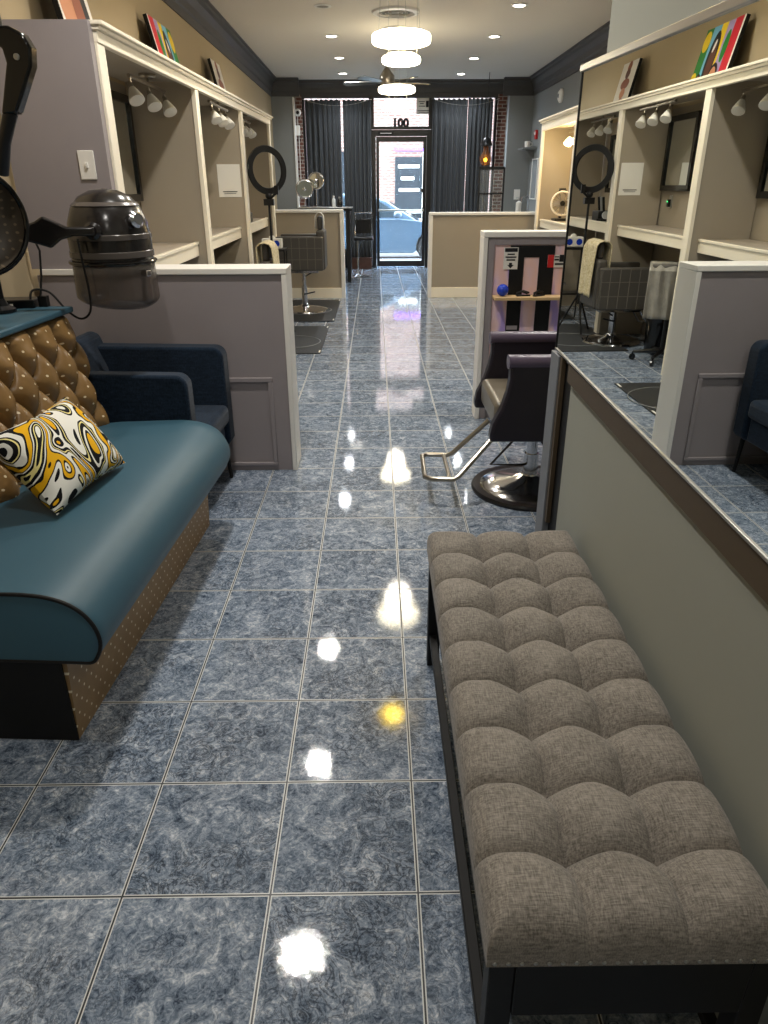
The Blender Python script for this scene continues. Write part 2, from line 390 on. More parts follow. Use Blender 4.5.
def window(name, x0, x1, z0, z1, label):
    w = MB(); t = .045
    w.box(x0, 14.62, z0, x0 + t, 14.72, z1).box(x1 - t, 14.62, z0, x1, 14.72, z1).box(x0 + t, 14.62, z0, x1 - t, 14.72, z0 + t).box(x0 + t, 14.62, z1 - t, x1 - t, 14.72, z1)
    o = struct(name, w, 'frameblk', label=label, cat='window', smooth=False)
    struct('pane', B(x0 + t, 14.66, z0 + t, x1 - t, 14.672, z1 - t), 'glass', o, smooth=False); return o
window('window_1', -1.29, -.05, .30, 2.92, 'left shop window behind dark curtains')
window('window_2', 1.03, 2.21, .30, 2.92, 'right shop window behind dark curtains')
w3 = window('window_3', -.05, 1.03, 2.38, 2.92, 'transom window above the door with the number 100')
def text_mesh(name, txt, size, mtl, parent, mtx, depth=.004, align='CENTER'):
    cu = bpy.data.curves.new(name, 'FONT'); cu.body = txt; cu.size = size; cu.extrude = depth; cu.offset = size * .06; cu.align_x = align; cu.align_y = 'CENTER'
    tmp = bpy.data.objects.new(name + '_t', cu); COL.objects.link(tmp); dg = bpy.context.evaluated_depsgraph_get()
    me = bpy.data.meshes.new_from_object(tmp.evaluated_get(dg)); bpy.data.objects.remove(tmp); me.materials.clear(); me.materials.append(M[mtl])
    o = bpy.data.objects.new(name, me); COL.objects.link(o); o.parent = parent; o.matrix_local = mtx; return o
FZ = Matrix.Rotation(pi / 2, 4, 'X')
text_mesh('number', '100', .19, 'ink', w3, Matrix.Translation((.475, 14.655, 2.475)) @ FZ @ Matrix.Diagonal((1.05, 1, 1, 1)))
dm = MB(); t = .07
dm.box(-.05, 14.60, 0, .025, 14.74, 2.37).box(.955, 14.60, 0, 1.03, 14.74, 2.37).box(.025, 14.60, 2.27, .955, 14.74, 2.37)
d1 = struct('door_1', dm, 'frameblk', label='black framed glass entrance door', cat='door', smooth=False)
lf = MB().box(.03, 14.63, .02, .085, 14.70, 2.26).box(.895, 14.63, .02, .95, 14.70, 2.26).box(.085, 14.63, .02, .895, 14.70, .12).box(.085, 14.63, 2.18, .895, 14.70, 2.26)
leaf = struct('door_leaf', lf, 'frameblk', d1, smooth=False)
struct('pane', B(.085, 14.66, .12, .895, 14.67, 2.18), 'glass', leaf, smooth=False)
struct('push_bar', MB().tube([(.07, 14.57, 1.03), (.91, 14.57, 1.03)], .014).box(.06, 14.56, 1.01, .08, 14.64, 1.05).box(.90, 14.56, 1.01, .92, 14.64, 1.05), 'silver', leaf)
struct('door_handle', B(.86, 14.56, 1.33, .92, 14.64, 1.40), 'black', leaf, bev=.004)

# crown mouldings
CP = [(0, -.27), (.018, -.27), (.022, -.20), (.035, -.185), (.04, -.12), (.075, -.06), (.105, -.045), (.11, -.02), (.135, -.012), (.135, 0), (0, 0)]
def crown(name, fn, a, b, label):
    struct(name, MB().prism(CP, fn, a, b), 'crown', label=label, cat='moulding', ang=25)
crown('trim_1', lambda u, v, w: (-1.722 - .0049 * (w + 1.7) + u, w, CZ + v), -1.6, 14.32, 'charcoal crown moulding on the left wall')
crown('trim_2', lambda u, v, w: (2.80 - u, w, CZ + v), 2.26, 14.32, 'charcoal crown moulding on the right wall')
crown('trim_3', lambda u, v, w: (w, 14.32 - u, CZ + v), -1.80, -1.30, 'charcoal crown moulding on the left pilaster')
crown('trim_4', lambda u, v, w: (w, 14.32 - u, CZ + v), 2.25, 2.80, 'charcoal crown moulding on the right pilaster')
crown('trim_6', lambda u, v, w: (w, 14.60 - u, CZ + v), -1.42, 2.37, 'charcoal crown moulding over the shop windows')

# half walls towards the front
for nm, x0, x1, top, lb in (('wall_half_left', -1.72, -.455, 1.16, 'low tan half wall on the left with white cap'), ('wall_half_right', .765, 2.75, 1.12, 'low tan half wall on the right with white cap')):
    o = struct(nm, B(x0, 10.52, 0, x1, 10.66, top - .035), 'greige', label=lb, cat='half wall', smooth=False)
    struct('cap', B(x0 - .02, 10.49, top - .035, x1 + .02, 10.69, top), 'white', o, bev=.005)
    e = -.455 if x0 < 0 else .765
    struct('corner_trim', B(e - .025, 10.495, 0, e + .025, 10.68, top - .035), 'white', o, bev=.003)
    struct('baseboard', B(x0, 10.505, 0, x1, 10.52, .14), 'cream', o, bev=.004)

# grey partition at the left
pl = struct('wall_partition_left', B(-1.70, 3.772, 0, -.475, 3.97, 1.055), 'panel', label='worn grey half partition with white cap behind the armchair', cat='partition', smooth=False)
struct('cap', B(-1.68, 3.758, 1.055, -.447, 3.985, 1.085), 'white', pl, bev=.004)
struct('end_board', B(-.475, 3.760, 0, -.449, 3.985, 1.055), 'white', pl, bev=.003)
md = MB()
for a in ((-1.30, 3.757, .505, -.555, 3.772, .53), (-.58, 3.757, .05, -.555, 3.772, .505), (-1.30, 3.757, .03, -.555, 3.772, .05)): md.box(*a)
struct('panel_moulding', md, 'panel', pl, bev=.004)
# gray end panel rising beside it
ep = struct('wall_panel_left', B(-1.72, 3.772, 1.086, -1.262, 3.826, 2.13), 'panel', label='tall grey end panel of the styling stations', cat='wall', smooth=False)

# ================================================================== STYLING STATIONS
XS = -1.25
def zz(z, y): return z + .0125 * (y - 3.77) * z / 2.1    # the row rises very slightly towards the front
def sbox(mb, x0, y0, z0, x1, y1, z1):
    return mb.hexa([(x0, y0, zz(z0, y0)), (x1, y0, zz(z0, y0)), (x1, y1, zz(z0, y1)), (x0, y1, zz(z0, y1)), (x0, y0, zz(z1, y0)), (x1, y0, zz(z1, y0)), (x1, y1, zz(z1, y1)), (x0, y1, zz(z1, y1))])
st = thing('styling_station_row', 'long built-in row of three cream trimmed styling bays along the left wall', 'styling station', (XS, 3.87, 0))
SB = lambda mb: lw(mb, (XS, 3.87, 0))
SY1 = 9.72
hd = MB()
sbox(hd, XS - .03, 3.83, 2.052, XS + .005, SY1, 2.10); sbox(hd, XS - .04, 3.82, 2.10, XS + .022, SY1 + .02, 2.118); sbox(hd, XS - .05, 3.81, 2.118, XS + .04, SY1 + .03, 2.135)
SB(hd).build('header', 'cream', st, bev=.003)
SB(sbox(MB(), -1.735, 3.874, 2.095, XS - .04, SY1, 2.12)).build('top_panel', 'greige', st, smooth=False)
SB(MB().hexa([(-1.746, 3.98, 0), (-1.735, 3.98, 0), (-1.76, SY1, 0), (-1.774, SY1, 0), (-1.746, 3.98, 2.09), (-1.735, 3.98, 2.09), (-1.76, SY1, 2.12), (-1.774, SY1, 2.12)])).build('back_panel', 'greige', st, smooth=False)
posts = [(3.83, 3.93), (5.77, 5.87), (7.66, 7.76), (9.63, 9.72)]
for i, (a, b) in enumerate(posts):
    z0 = 1.087 if i == 0 else 0
    SB(sbox(MB(), XS - .03, a, z0, XS, b, 2.052)).build('post', 'cream', st, bev=.003)
    if i: SB(sbox(MB(), -1.735, a + .012, 0, XS - .03, b - .012, 2.095)).build('divider', 'greige', st, smooth=False)
bays = [(3.93, 5.78), (5.86, 7.67), (7.75, 9.64)]
for a, b in bays:
    c = sbox(MB(), -1.735, a + (.06 if a < 4 else 0), .975, -1.365, b, 1.058)
    k = SB(c).build('counter', 'tabletop', st, smooth=False)
    f = sbox(MB(), -1.365, a + (.06 if a < 4 else 0), .965, -1.343, b, 1.045); sbox(f, -1.365, a + (.06 if a < 4 else 0), 1.045, -1.335, b, 1.064)
    SB(f).build('counter_edge', 'cream', k, bev=.002)

# right row
XR = 2.15
sr = thing('styling_station_row', 'built-in cream trimmed styling bay on the right wall with lit warm bulbs', 'styling station', (XR, 7.0, 0))
RB = lambda mb: lw(mb, (XR, 7.0, 0))
RB(MB().box(XR, 7.0, 2.08, XR + .03, 10.36, 2.17).box(XR - .02, 6.98, 2.17, XR + .04, 10.38, 2.19).box(XR - .035, 6.97, 2.19, XR + .05, 10.39, 2.21)).build('header', 'cream', sr, bev=.003)
RB(B(XR + .03, 7.0, 2.10, 2.785, 10.36, 2.15)).build('top_panel', 'greige', sr, smooth=False)
RB(B(2.77, 7.0, 0, 2.785, 10.36, 2.10)).build('back_panel', 'greige', sr, smooth=False)
for a, b in ((7.0, 7.1), (8.55, 8.65), (10.27, 10.36)):
    RB(B(XR, a, 0, XR + .03, b, 2.08)).build('post', 'cream', sr, bev=.003)
    RB(B(XR + .03, a + .01, 0, 2.78, b - .01, 2.10)).build('divider', 'greige', sr, smooth=False)
for a, b in ((7.1, 8.55), (8.65, 10.27)):
    k = RB(B(XR + .09, a, .95, 2.78, b, 1.035)).build('counter', 'tabletop', sr, smooth=False)
    RB(MB().box(XR + .06, a, .94, XR + .09, b, 1.02).box(XR + .05, a, 1.02, XR + .09, b, 1.042)).build('counter_edge', 'cream', k, bev=.002)

# black framed mirrors inside the bays
def station_mirror(y0, y1, z0, z1, label):
    x = -1.733; o = thing('station_mirror', label, 'mirror', (x, (y0 + y1) / 2, z0), 0, 'black framed bay mirrors')
    L = lambda mb: lw(mb, (x, (y0 + y1) / 2, z0)); t = .05
    L(MB().box(x, y0, z0, x + .035, y0 + t, z1).box(x, y1 - t, z0, x + .035, y1, z1).box(x, y0 + t, z0, x + .035, y1 - t, z0 + t).box(x, y0 + t, z1 - t, x + .035, y1 - t, z1)).build('frame', 'blackgloss', o, bev=.003)
    L(B(x + .002, y0 + t, z0 + t, x + .02, y1 - t, z1 - t)).build('mirror_glass', 'mirror', o, smooth=False)
station_mirror(4.85, 5.74, 1.36, 2.03, 'black framed mirror in the nearest left bay behind the black hair dryer')
station_mirror(6.98, 7.63, 1.40, 2.04, 'black framed mirror in the middle left bay reflecting a paper notice')
station_mirror(8.55, 9.35, 1.37, 1.98, 'black framed mirror in the farthest left bay behind the ring light')

# three-headed track lights
def track_light(name_lbl, x, y, z, sgn, lit, n=3, pitch=.30):
    o = thing('track_light', name_lbl, 'track light', (x, y, z), 0 if sgn > 0 else pi, 'three headed spot bars under the station tops')
    MB().lathe([(.055, 0), (.055, -.014), (.045, -.022)], 24, Matrix.Translation((0, .0, 0))).tube([(0, 0, -.02), (0, 0, -.05)], .008).build('canopy', 'nickel', o)
    MB().tube([(0, -.40, -.055), (0, .40, -.055)], .011).build('bar', 'nickel', o)
    for i in range(n):
        yy = (i - (n - 1) / 2) * pitch
        hd = MB().tube([(0, yy, -.055), (0, yy, -.105)], .006)
        d = Vector((.30, -.32 if sgn > 0 else .32, -.62)).normalized(); m0 = Matrix.Translation((0, yy, -.105)) @ rot_to(d)
        hd.lathe([(.014, -.02), (.018, .03)], 16, m0)
        h = hd.build('lamp_head', 'nickel', o)
        MB().lathe([(.020, .02), (.030, .045), (.046, .088), (.047, .102), (.030, .107)], 20, m0).build('bulb', 'spotlens' if lit else 'spotoff', h)
        if lit:
            add_light('bulb_light', 'POINT', tuple(m0 @ Vector((0, 0, .17))), 1.6, (1, .78, .45), o, shadow_soft_size=.04)
    return o
track_light('silver bar of three spot heads in the nearest left bay above the grey panel edge', -1.45, 5.32, zz(2.094, 5.2), 1, False, 3, .38)
track_light('silver bar of three spot heads in the middle left bay above the notice', -1.33, 7.0, zz(2.094, 7), 1, False, 3, .29)
track_light('silver bar of three spot heads in the farthest left bay above the ring light', -1.40, 8.75, zz(2.094, 8.8), 1, False, 3, .30)
track_light('lit bar of warm glowing spot heads in the right bay', 2.42, 9.55, 2.10, -1, True, 3, .34)

# notices (their codes left out)
def poster(x0, x1, z0, z1, y, label):
    o = thing('notice', label, 'notice', ((x0 + x1) / 2, y, z0), 0)
    L = lambda mb: lw(mb, ((x0 + x1) / 2, y, z0))
    L(B(x0, y - .004, z0, x1, y, z1)).build('sheet', 'paper', o, smooth=False)
    m = MB(); cx = (x0 + x1) / 2; w = (x1 - x0)
    m.box(x0 + w * .18, y - .006, z0 + .045, x1 - w * .18, y - .004, z0 + .052); m.box(x0 + w * .24, y - .006, z0 + .03, x1 - w * .24, y - .004, z0 + .034)
    L(m).build('small_print', 'ink', o, smooth=False)
poster(-1.525, -1.305, 1.36, 1.65, 7.672, 'white paper notice on the divider of the middle left bay')

# paintings standing on the station top
def canvas(y0, y1, zb_, h, xb, xt, painter, label):
    o = thing('canvas_painting', label, 'painting', (xb, (y0 + y1) / 2, zb_))
    th = math.atan2(xb - xt, h); mtx = Matrix.Rotation(-th, 4, 'Y')
    w = y1 - y0; d = .03
    cb = MB().box(-d, -w / 2, 0, -.001, w / 2, h); b = cb.build('canvas', 'blackm', o, smooth=False); b.matrix_local = mtx
    m = MB(); mats = painter(m, w, h); p = m.build('painted_face', mats, o, smooth=False); p.matrix_local = mtx
    return o
def poly(m, i, pts, lay):   # pts in (s,t): s along +y, t up ; laid on the face
    m.m(i); n = len(pts); e = .0008 * lay
    m.add([(e, s, t) for s, t in pts], [tuple(range(n))])
def ell(cx, cy, a, b, n=24, rot=0): return [(cx + a * cos(2 * pi * i / n) * cos(rot) - b * sin(2 * pi * i / n) * sin(rot), cy + a * cos(2 * pi * i / n) * sin(rot) + b * sin(2 * pi * i / n) * cos(rot)) for i in range(n)]
PC = {k: mat('paint_' + k, c, .5) for k, c in dict(red=(206, 26, 44), green=(34, 128, 44), yellow=(244, 206, 28), lilac=(170, 150, 190), sky=(120, 186, 214), brown=(96, 52, 34), skin=(206, 140, 100), black=(16, 16, 18), white=(236, 230, 220), rust=(150, 84, 56)).items()}
def paint_a(m, w, h):
    K = ['red', 'green', 'lilac', 'yellow', 'sky', 'black', 'brown', 'skin', 'white']
    X = lambda f: -w / 2 + f * w
    bands = [(0, .04, 8), (.04, .24, 0), (.24, .42, 2), (.42, .58, 3), (.58, .80, 4), (.80, 1, 1)]
    for a, b, i in bands: poly(m, i, [(X(a), 0), (X(b), 0), (X(b), h), (X(a), h)], 1)
    poly(m, 1, ell(X(.30), h * .62, w * .07, h * .24), 2); poly(m, 3, ell(X(.90), h * .80, w * .10, h * .16), 2)
    poly(m, 3, ell(X(.95), h * .14, w * .10, h * .2), 2)
    poly(m, 5, ell(X(.60), h * .47, w * .13, h * .44), 3); poly(m, 6, ell(X(.58), h * .42, w * .085, h * .30), 4); poly(m, 8, ell(X(.60), h * .68, w * .03, h * .10, rot=.3), 5)
    poly(m, 5, ell(X(.40), h * .10, w * .14, h * .30)[:13], 5); poly(m, 7, ell(X(.40), h * .08, w * .11, h * .26)[:13], 6)
    poly(m, 5, ell(X(.80), h * .02, w * .11, h * .28)[:13], 5); poly(m, 7, ell(X(.80), h * .02, w * .08, h * .24)[:13], 6)
    poly(m, 0, ell(X(.60), h * .10, w * .05, h * .08), 7)
    return [PC[k] for k in K]
def paint_b(m, w, h):
    K = ['white', 'rust', 'brown', 'skin']; X = lambda f: -w / 2 + f * w
    poly(m, 0, [(X(0), 0), (X(1), 0), (X(1), h), (X(0), h)], 1)
    for (a, b, i) in ((.15, .14, 1), (.36, .10, 3), (.55, .17, 1), (.76, .09, 2), (.9, .08, 1)): poly(m, i, ell(X(.5), h * a, w * b * 1.6, h * .11), 2 + i)
    return [PC[k] for k in K]
def paint_c(m, w, h):
    K = ['white', 'skin', 'black', 'rust']; X = lambda f: -w / 2 + f * w
    poly(m, 0, [(X(0), 0), (X(1), 0), (X(1), h), (X(0), h)], 1)
    poly(m, 1, ell(X(.30), h * .35, w * .26, h * .34), 2); poly(m, 2, ell(X(.78), h * .45, w * .10, h * .5, rot=.12), 3); poly(m, 3, ell(X(.58), h * .3, w * .15, h * .3), 4)
    return [PC[k] for k in K]
canvas(6.36, 7.02, zz(2.12, 6.5) + .003, .48, -1.575, -1.685, paint_a, 'bright painting with red, yellow and green stripes leaning on the station top')
canvas(8.62, 9.10, zz(2.12, 8.7) + .004, .48, -1.575, -1.685, paint_b, 'white canvas with brown figures leaning near the far end of the station top')
canvas(4.42, 4.92, zz(2.12, 4.6) + .003, .62, -1.575, -1.695, paint_c, 'dark edged canvas with orange shapes leaning above the grey panel')

# light switch
o = thing('light_switch', 'white light switch plate on the grey end panel', 'light switch', (-1.36, 3.772, 1.49))
MB().box(-.038, -.008, 0, .038, 0, .125).build('plate', 'white', o, bev=.003)
MB().box(-.006, -.018, .05, .006, -.008, .075).build('toggle', 'white', o, bev=.002)

# ================================================================== TUFTED BENCH
bn = thing('tufted_bench', 'long grey linen bench with square button tufting below the mirror', 'bench', (.155, .675, 0))
BW, BL, BT = .448, 1.32, .485
NXc, NYc = 3, 9
def bench_top(u, v):
    R = .05
    x = u * BW; y = v * BL
    cx = min(NXc - 1, int(u * NXc)); cy = min(NYc - 1, int(v * NYc)); s = (u * NXc - cx) * 2 - 1; t_ = (v * NYc - cy) * 2 - 1
    if (cx == 0 and s < 0) or (cx == NXc - 1 and s > 0): s *= .30
    if (cy == 0 and t_ < 0) or (cy == NYc - 1 and t_ > 0): t_ *= .30
    bx_ = min(max(round(u * NXc), 1), NXc - 1) * BW / NXc; by_ = min(max(round(v * NYc), 1), NYc - 1) * BL / NYc
    dd = math.hypot(x - bx_, y - by_); pit = 0.0
    if dd < .070: pit = .040 * (1 - (dd / .070) ** .95) ** 1.5
    sx = abs((u * NXc) % 1 * 2 - 1) if 0 < round(u * NXc) < NXc else 0
    sy = abs((v * NYc) % 1 * 2 - 1) if 0 < round(v * NYc) < NYc else 0
    seam = .013 * max(sx ** 10, sy ** 8)
    h = .045 + .012 * (1 - s * s) * (1 - t_ * t_) - seam - pit
    d = min(x, BW - x, y, BL - y)
    drop = 0 if d >= R else R - math.sqrt(max(0, R * R - (R - d) ** 2))
    return (x, y, BT - .045 + h - drop * .95)
cm = MB(); NU, NV = 96, 288
cm.grid(lambda u, v: bench_top((1 - cos(pi * u)) / 2 * .25 + u * .75, v), NU, NV)
top = cm.v[:]
# skirt
ring = [i for i in range(NU + 1)] + [j * (NU + 1) + NU for j in range(1, NV + 1)] + [NV * (NU + 1) + i for i in range(NU - 1, -1, -1)] + [j * (NU + 1) for j in range(NV - 1, 0, -1)]
b0 = len(cm.v)
for i in ring: x, y, z = cm.v[i]; cm.v.append((x, y, .410))
n = len(ring)
for k in range(n): cm.f.append((ring[k], b0 + k, b0 + (k + 1) % n, ring[(k + 1) % n])); cm.mi.append(0)
cm.f.append(tuple(range(b0, b0 + n))); cm.mi.append(0)
cm.build('cushion', 'bench', bn, ang=60)
for i in range(1, NXc):
    for j in range(1, NYc):
        MB().sphere((i * BW / NXc, j * BL / NYc, BT - .056), .008, 12, 8, 1, 1, .6).build('button', 'bench', bn)
fm = MB().box(.012, .046, .315, .026, BL - .046, .409).box(BW - .026, .046, .315, BW - .012, BL - .046, .409).box(.046, .004, .285, BW - .046, .018, .409).box(.046, BL - .018, .285, BW - .046, BL - .004, .409)
fm.box(.026, .044, .385, BW - .026, BL - .044, .409)
fm.build('apron', 'darkvoid', bn, bev=.002)
for (x, y) in ((.006, .006), (BW - .046, .006), (.006, BL - .046), (BW - .046, BL - .046)):
    MB().box(x, y, 0, x + .04, y + .04, .4095).build('leg', 'darkvoid', bn, bev=.003)
for sx in (.012, BW - .034): MB().box(sx, .046, .10, sx + .022, BL - .046, .125).build('stretcher', 'darkvoid', bn, bev=.002)
for i in range(22):
    MB().sphere((.012 + i * (BW - .024) / 21, -.001, .4185), .0036, 10, 6, 1, .5, 1).build('nailhead', 'silver', bn)

# ================================================================== BANQUETTE SOFA
yaw = -math.radians(3.0)
sf = thing('banquette_sofa', 'teal banquette with bronze button tufted back and dotted brown base on the left', 'sofa', (-.87, 1.62, 0), yaw)
SL = 1.47
prof = [(.070, .306), (.112, .304), (.126, .322), (.140, .35), (.144, .385), (.132, .43), (.10, .472), (.05, .50), (-.02, .513), (-.12, .513), (-.30, .505), (-.44, .50), (-.47, .47), (-.47, .312), (-.40, .308)]
from mathutils import geometry
def smooth_loop(P, n=3):
    for _ in range(n):
        Q = []
        for i in range(len(P)):
            a, b = P[i], P[(i + 1) % len(P)]; Q += [(.75 * a[0] + .25 * b[0], .75 * a[1] + .25 * b[1]), (.25 * a[0] + .75 * b[0], .25 * a[1] + .75 * b[1])]
        P = Q
    return P
pf = smooth_loop(prof, 2)
sm = MB(); ys = [-.045, -.040, -.025, .0, .2, .6, 1.0, 1.36, 1.42, 1.45, 1.47, 1.478]
ins = [.008, .003, .0, 0, 0, 0, 0, 0, .006, .02, .045, .07]
cen = (-.17, .41); L0 = len(pf)
for yv, q in zip(ys, ins):
    for (x, z) in pf:
        k = 1 - q / .33
        sm.v.append((cen[0] + (x - cen[0]) * k, yv, cen[1] + (z - cen[1]) * (1 - q / .33 * .5)))
for j in range(len(ys) - 1):
    for i in range(L0): i2 = (i + 1) % L0; sm.f.append((j * L0 + i, j * L0 + i2, (j + 1) * L0 + i2, (j + 1) * L0 + i)); sm.mi.append(0)
sm.f.append(tuple(range(L0))); sm.mi.append(0); sm.f.append(tuple(range((len(ys) - 1) * L0, len(ys) * L0))); sm.mi.append(0)
seat = sm.build('seat_cushion', 'teal', sf, ang=50)
MB().tube([(x * .995 + cen[0] * .005, -.043, z) for x, z in pf], .0055, 8, True).build('piping', 'blackm', seat)
MB().hexa([(-.42, 0, 0), (-.002, 0, 0), (-.002, 1.44, 0), (-.42, 1.44, 0), (-.42, 0, .31), (.014, 0, .31), (.014, 1.44, .31), (-.42, 1.44, .31)]).build('base_panel', 'brownbase', sf, smooth=False)
MB().box(-.425, -.006, 0, -.002, 0, .30).build('base_end', 'darkvoid', sf, smooth=False)
# tufted back
BH0, BH1 = .46, .975
CW, CH = .168, .128
def back(u, v):
    y = -.02 + u * 1.48; z = BH0 + v * (BH1 - BH0)
    uu = y / CW + .35; vv = (z - .40) / CH
    a = uu + vv * .5; b = uu - vv * .5
    # diamond lattice: buttons where a and b are both whole
    s = abs((a % 1) * 2 - 1); t_ = abs((b % 1) * 2 - 1)
    h = .076 * max(0, (1 - s ** 2.6) * (1 - t_ ** 2.4)) ** .5
    zlast = .40 + CH * 3.4
    if z > .89:
        k = min(1, (z - .89) / .05); s2 = abs((uu % 1) * 2 - 1) if True else 0
        h2 = .058 * math.sqrt(max(0, 1 - s2 ** 3)); h = h * (1 - k) + h2 * k
    xb = -.455 - (z - .45) * .17
    e = min((y + .02), 1.46 - y); r = .05
    if e < r: h -= r - math.sqrt(max(0, r * r - (r - max(0, e)) ** 2))
    tp = BH1 - z
    if tp < .04: h -= (.04 - math.sqrt(max(0, .0016 - (.04 - tp) ** 2))) * .7
    return (xb + h, y, z)
bm = MB(); bm.grid(back, 220, 96)
nu, nv = 220, 96; b0 = len(bm.v)
rg = [i for i in range(nu + 1)] + [j * (nu + 1) + nu for j in range(1, nv + 1)] + [nv * (nu + 1) + i for i in range(nu - 1, -1, -1)] + [j * (nu + 1) for j in range(nv - 1, 0, -1)]
for i in rg: x, y, z = bm.v[i]; bm.v.append((-.62, y, z))
n = len(rg)
for k in range(n): bm.f.append((rg[k], b0 + k, b0 + (k + 1) % n, rg[(k + 1) % n])); bm.mi.append(0)
bm.f.append(tuple(range(b0, b0 + n))); bm.mi.append(0)
bk = bm.build('backrest', 'brownstud', sf, ang=70)
MB().box(-.80, -.02, .0, -.622, 1.45, .972).build('back_frame', 'darkvoid', sf, smooth=False)
MB().box(-.81, -.03, .978, -.485, 1.47, 1.002).build('top_ledge', 'teal', sf, bev=.006)

# throw pillow
pw = MB(); N = 28; S = .235
def pil(u, v, sg):
    a = u * 2 - 1; b = v * 2 - 1
    e = max(0, (1 - a * a)) ** .5 * max(0, (1 - b * b)) ** .5
    pin = 1 - .10 * (1 - (a * b) ** 2) * max(abs(a), abs(b)) ** 3
    return (a * S * pin, b * S * .66 * pin, sg * .08 * e ** .8)
pw.grid(lambda u, v: pil(u, v, 1), N, N).grid(lambda u, v: pil(u, v, -1), N, N)
po = tag(pw.build('throw_pillow', 'pillow', None, ang=80), 'square black, white and yellow swirl print pillow lying on the teal sofa seat', 'pillow')
e1 = Vector((.14, .99, 0)).normalized(); e2 = Vector((-.61, .086, .78)).normalized(); e3 = -e1.cross(e2) if e1.cross(e2).x < 0 else e1.cross(e2)
mm = Matrix.Translation((-1.062, 2.275, .650)) @ Matrix((e1, e2, e3)).transposed().to_4x4()
po.matrix_world = mm

# ================================================================== NAVY ARMCHAIR
ac = thing('armchair', 'navy velvet armchair with slim black legs tucked behind the teal sofa', 'armchair', (-1.14, 3.405, 0), math.radians(-3))
def arm(y0, y1, xf, zt_, nm='arm'):
    p = [(-.34, .20), (xf - .02, .20), (xf, .23)] + arc(xf - .055, zt_ - .055, .055, 0, 90, 6) + [(-.34, zt_ + .005)]
    MB().prism(p, lambda u, v, w: (u, w, v), y0, y1).build(nm, 'navy', ac, bev=.014, segs=3)
arm(-.275, -.19, .315, .70); arm(.215, .32, .355, .722)
p = [(-.36, .20), (-.22, .20), (-.24, .62), (-.30, .775), (-.34, .79), (-.375, .775)]
MB().prism(p, lambda u, v, w: (u, w, v), -.272, .318).build('backrest', 'navy', ac, bev=.02, segs=3)
MB().box(-.22, -.188, .20, .33, .213, .33).build('seat_base', 'navy', ac, bev=.01)
MB().box(-.225, -.187, .332, .365, .212, .435).build('seat_cushion', 'navy', ac, bev=.03, segs=4)
for x, y in ((.28, -.235), (.31, .27), (-.31, -.235), (-.31, .27)):
    MB().tube([(x, y, .21), (x + (.015 if x > 0 else -.015), y, 0)], [.013, .009], 10).build('leg', 'blackm', ac)

# ================================================================== HOOD DRYERS
h2 = thing('hood_dryer', 'black bonnet hair dryer with smoky visor hanging before the grey panel', 'hair dryer', (-1.125, 3.25, .965), math.radians(10))
# outer shell: taller at the back, banded
MB().lathe([(.165, .205), (.168, .25), (.168, .30), (.160, .36), (.140, .415), (.105, .458), (.055, .482), (.004, .488)], 40, Matrix.Diagonal((1.0, 1.08, 1, 1))).build('hood_shell', 'hood', h2)
for (a, b, r) in ((.222, .252, .1715), (.292, .318, .1705), (.420, .440, .1385)):
    MB().lathe([(r - .006, a), (r, a + .004), (r if a < .4 else r - .012, b - .004), (r - .022 if a > .4 else r - .006, b)], 40, Matrix.Diagonal((1.0, 1.08, 1, 1)), cap=False).build('shell_band', 'hoodband', h2)
MB().torus((0, 0, .205), .173, .008, Matrix.Diagonal((1.0, 1.08, 1, 1)), 48).build('rim', 'blackgloss', h2)
vis = MB()
def vz(u, v):
    a = u * 2 * pi; r = .166 + .004 * sin(pi * min(1, (1 - v) * 1.2) / 2) - .05 * max(0, (.22 - v) / .22) ** 2
    low = .012 + .02 * (1 - cos(a)) * .5
    return (r * cos(a), r * 1.08 * sin(a), low + v * (.20 - low))
vis.grid(vz, 48, 16); vis.build('visor', 'smoke', h2, solid=.003)
MB().lathe([(.004, 0), (.030, .0), (.033, .014), (.022, .024), (.004, .024)], 24, Matrix.Translation((.125, -.118, .372)) @ rot_to((.75, -.7, .1))).build('dial', 'chrome', h2)
MB().box(-.02, -.012, -.012, .03, .012, .012, Matrix.Translation((.135, -.125, .165)) @ Matrix.Rotation(-.75, 4, 'Z')).build('latch', 'chrome', h2, bev=.003)
MB().lathe([(.004, 0), (.032, 0), (.034, .02), (.022, .032), (.004, .032)], 24, Matrix.Translation((-.03, -.178, .335)) @ rot_to((-.15, -1, 0))).build('pivot', 'hood', h2)
MB().grid(lambda u, v: (-.045 - .10 * (1 - v), -.183 - .018 + .01 * u, .335 + 0), 1, 1)
am = MB()
def flat(pts, y, t):
    return MB().prism(pts, lambda u, v, w: (u, w, v), y - t / 2, y + t / 2)
flat([(-.02, .318), (-.02, .352), (-.12, .352), (-.175, .378), (-.205, .392), (-.235, .374), (-.30, .352), (-.325, .352), (-.325, .308), (-.29, .306), (-.235, .29), (-.19, .275), (-.15, .305), (-.10, .318)], -.215, .034).build('arm', 'hood', h2, bev=.008, segs=3)
MB().tube([(-.30, -.215, .33), (-.38, -.23, .33), (-.44, -.23, .32)], .019, 12).build('arm_tube', 'black', h2)
# stand on the ledge
MB().tube([(-.42, -.23, .345), (-.42, -.23, .045)], .019, 12).lathe([(.055, .040), (.055, .052), (.03, .065), (.02, .09)], 24, Matrix.Translation((-.42, -.23, 0))).build('stand', 'black', h2)

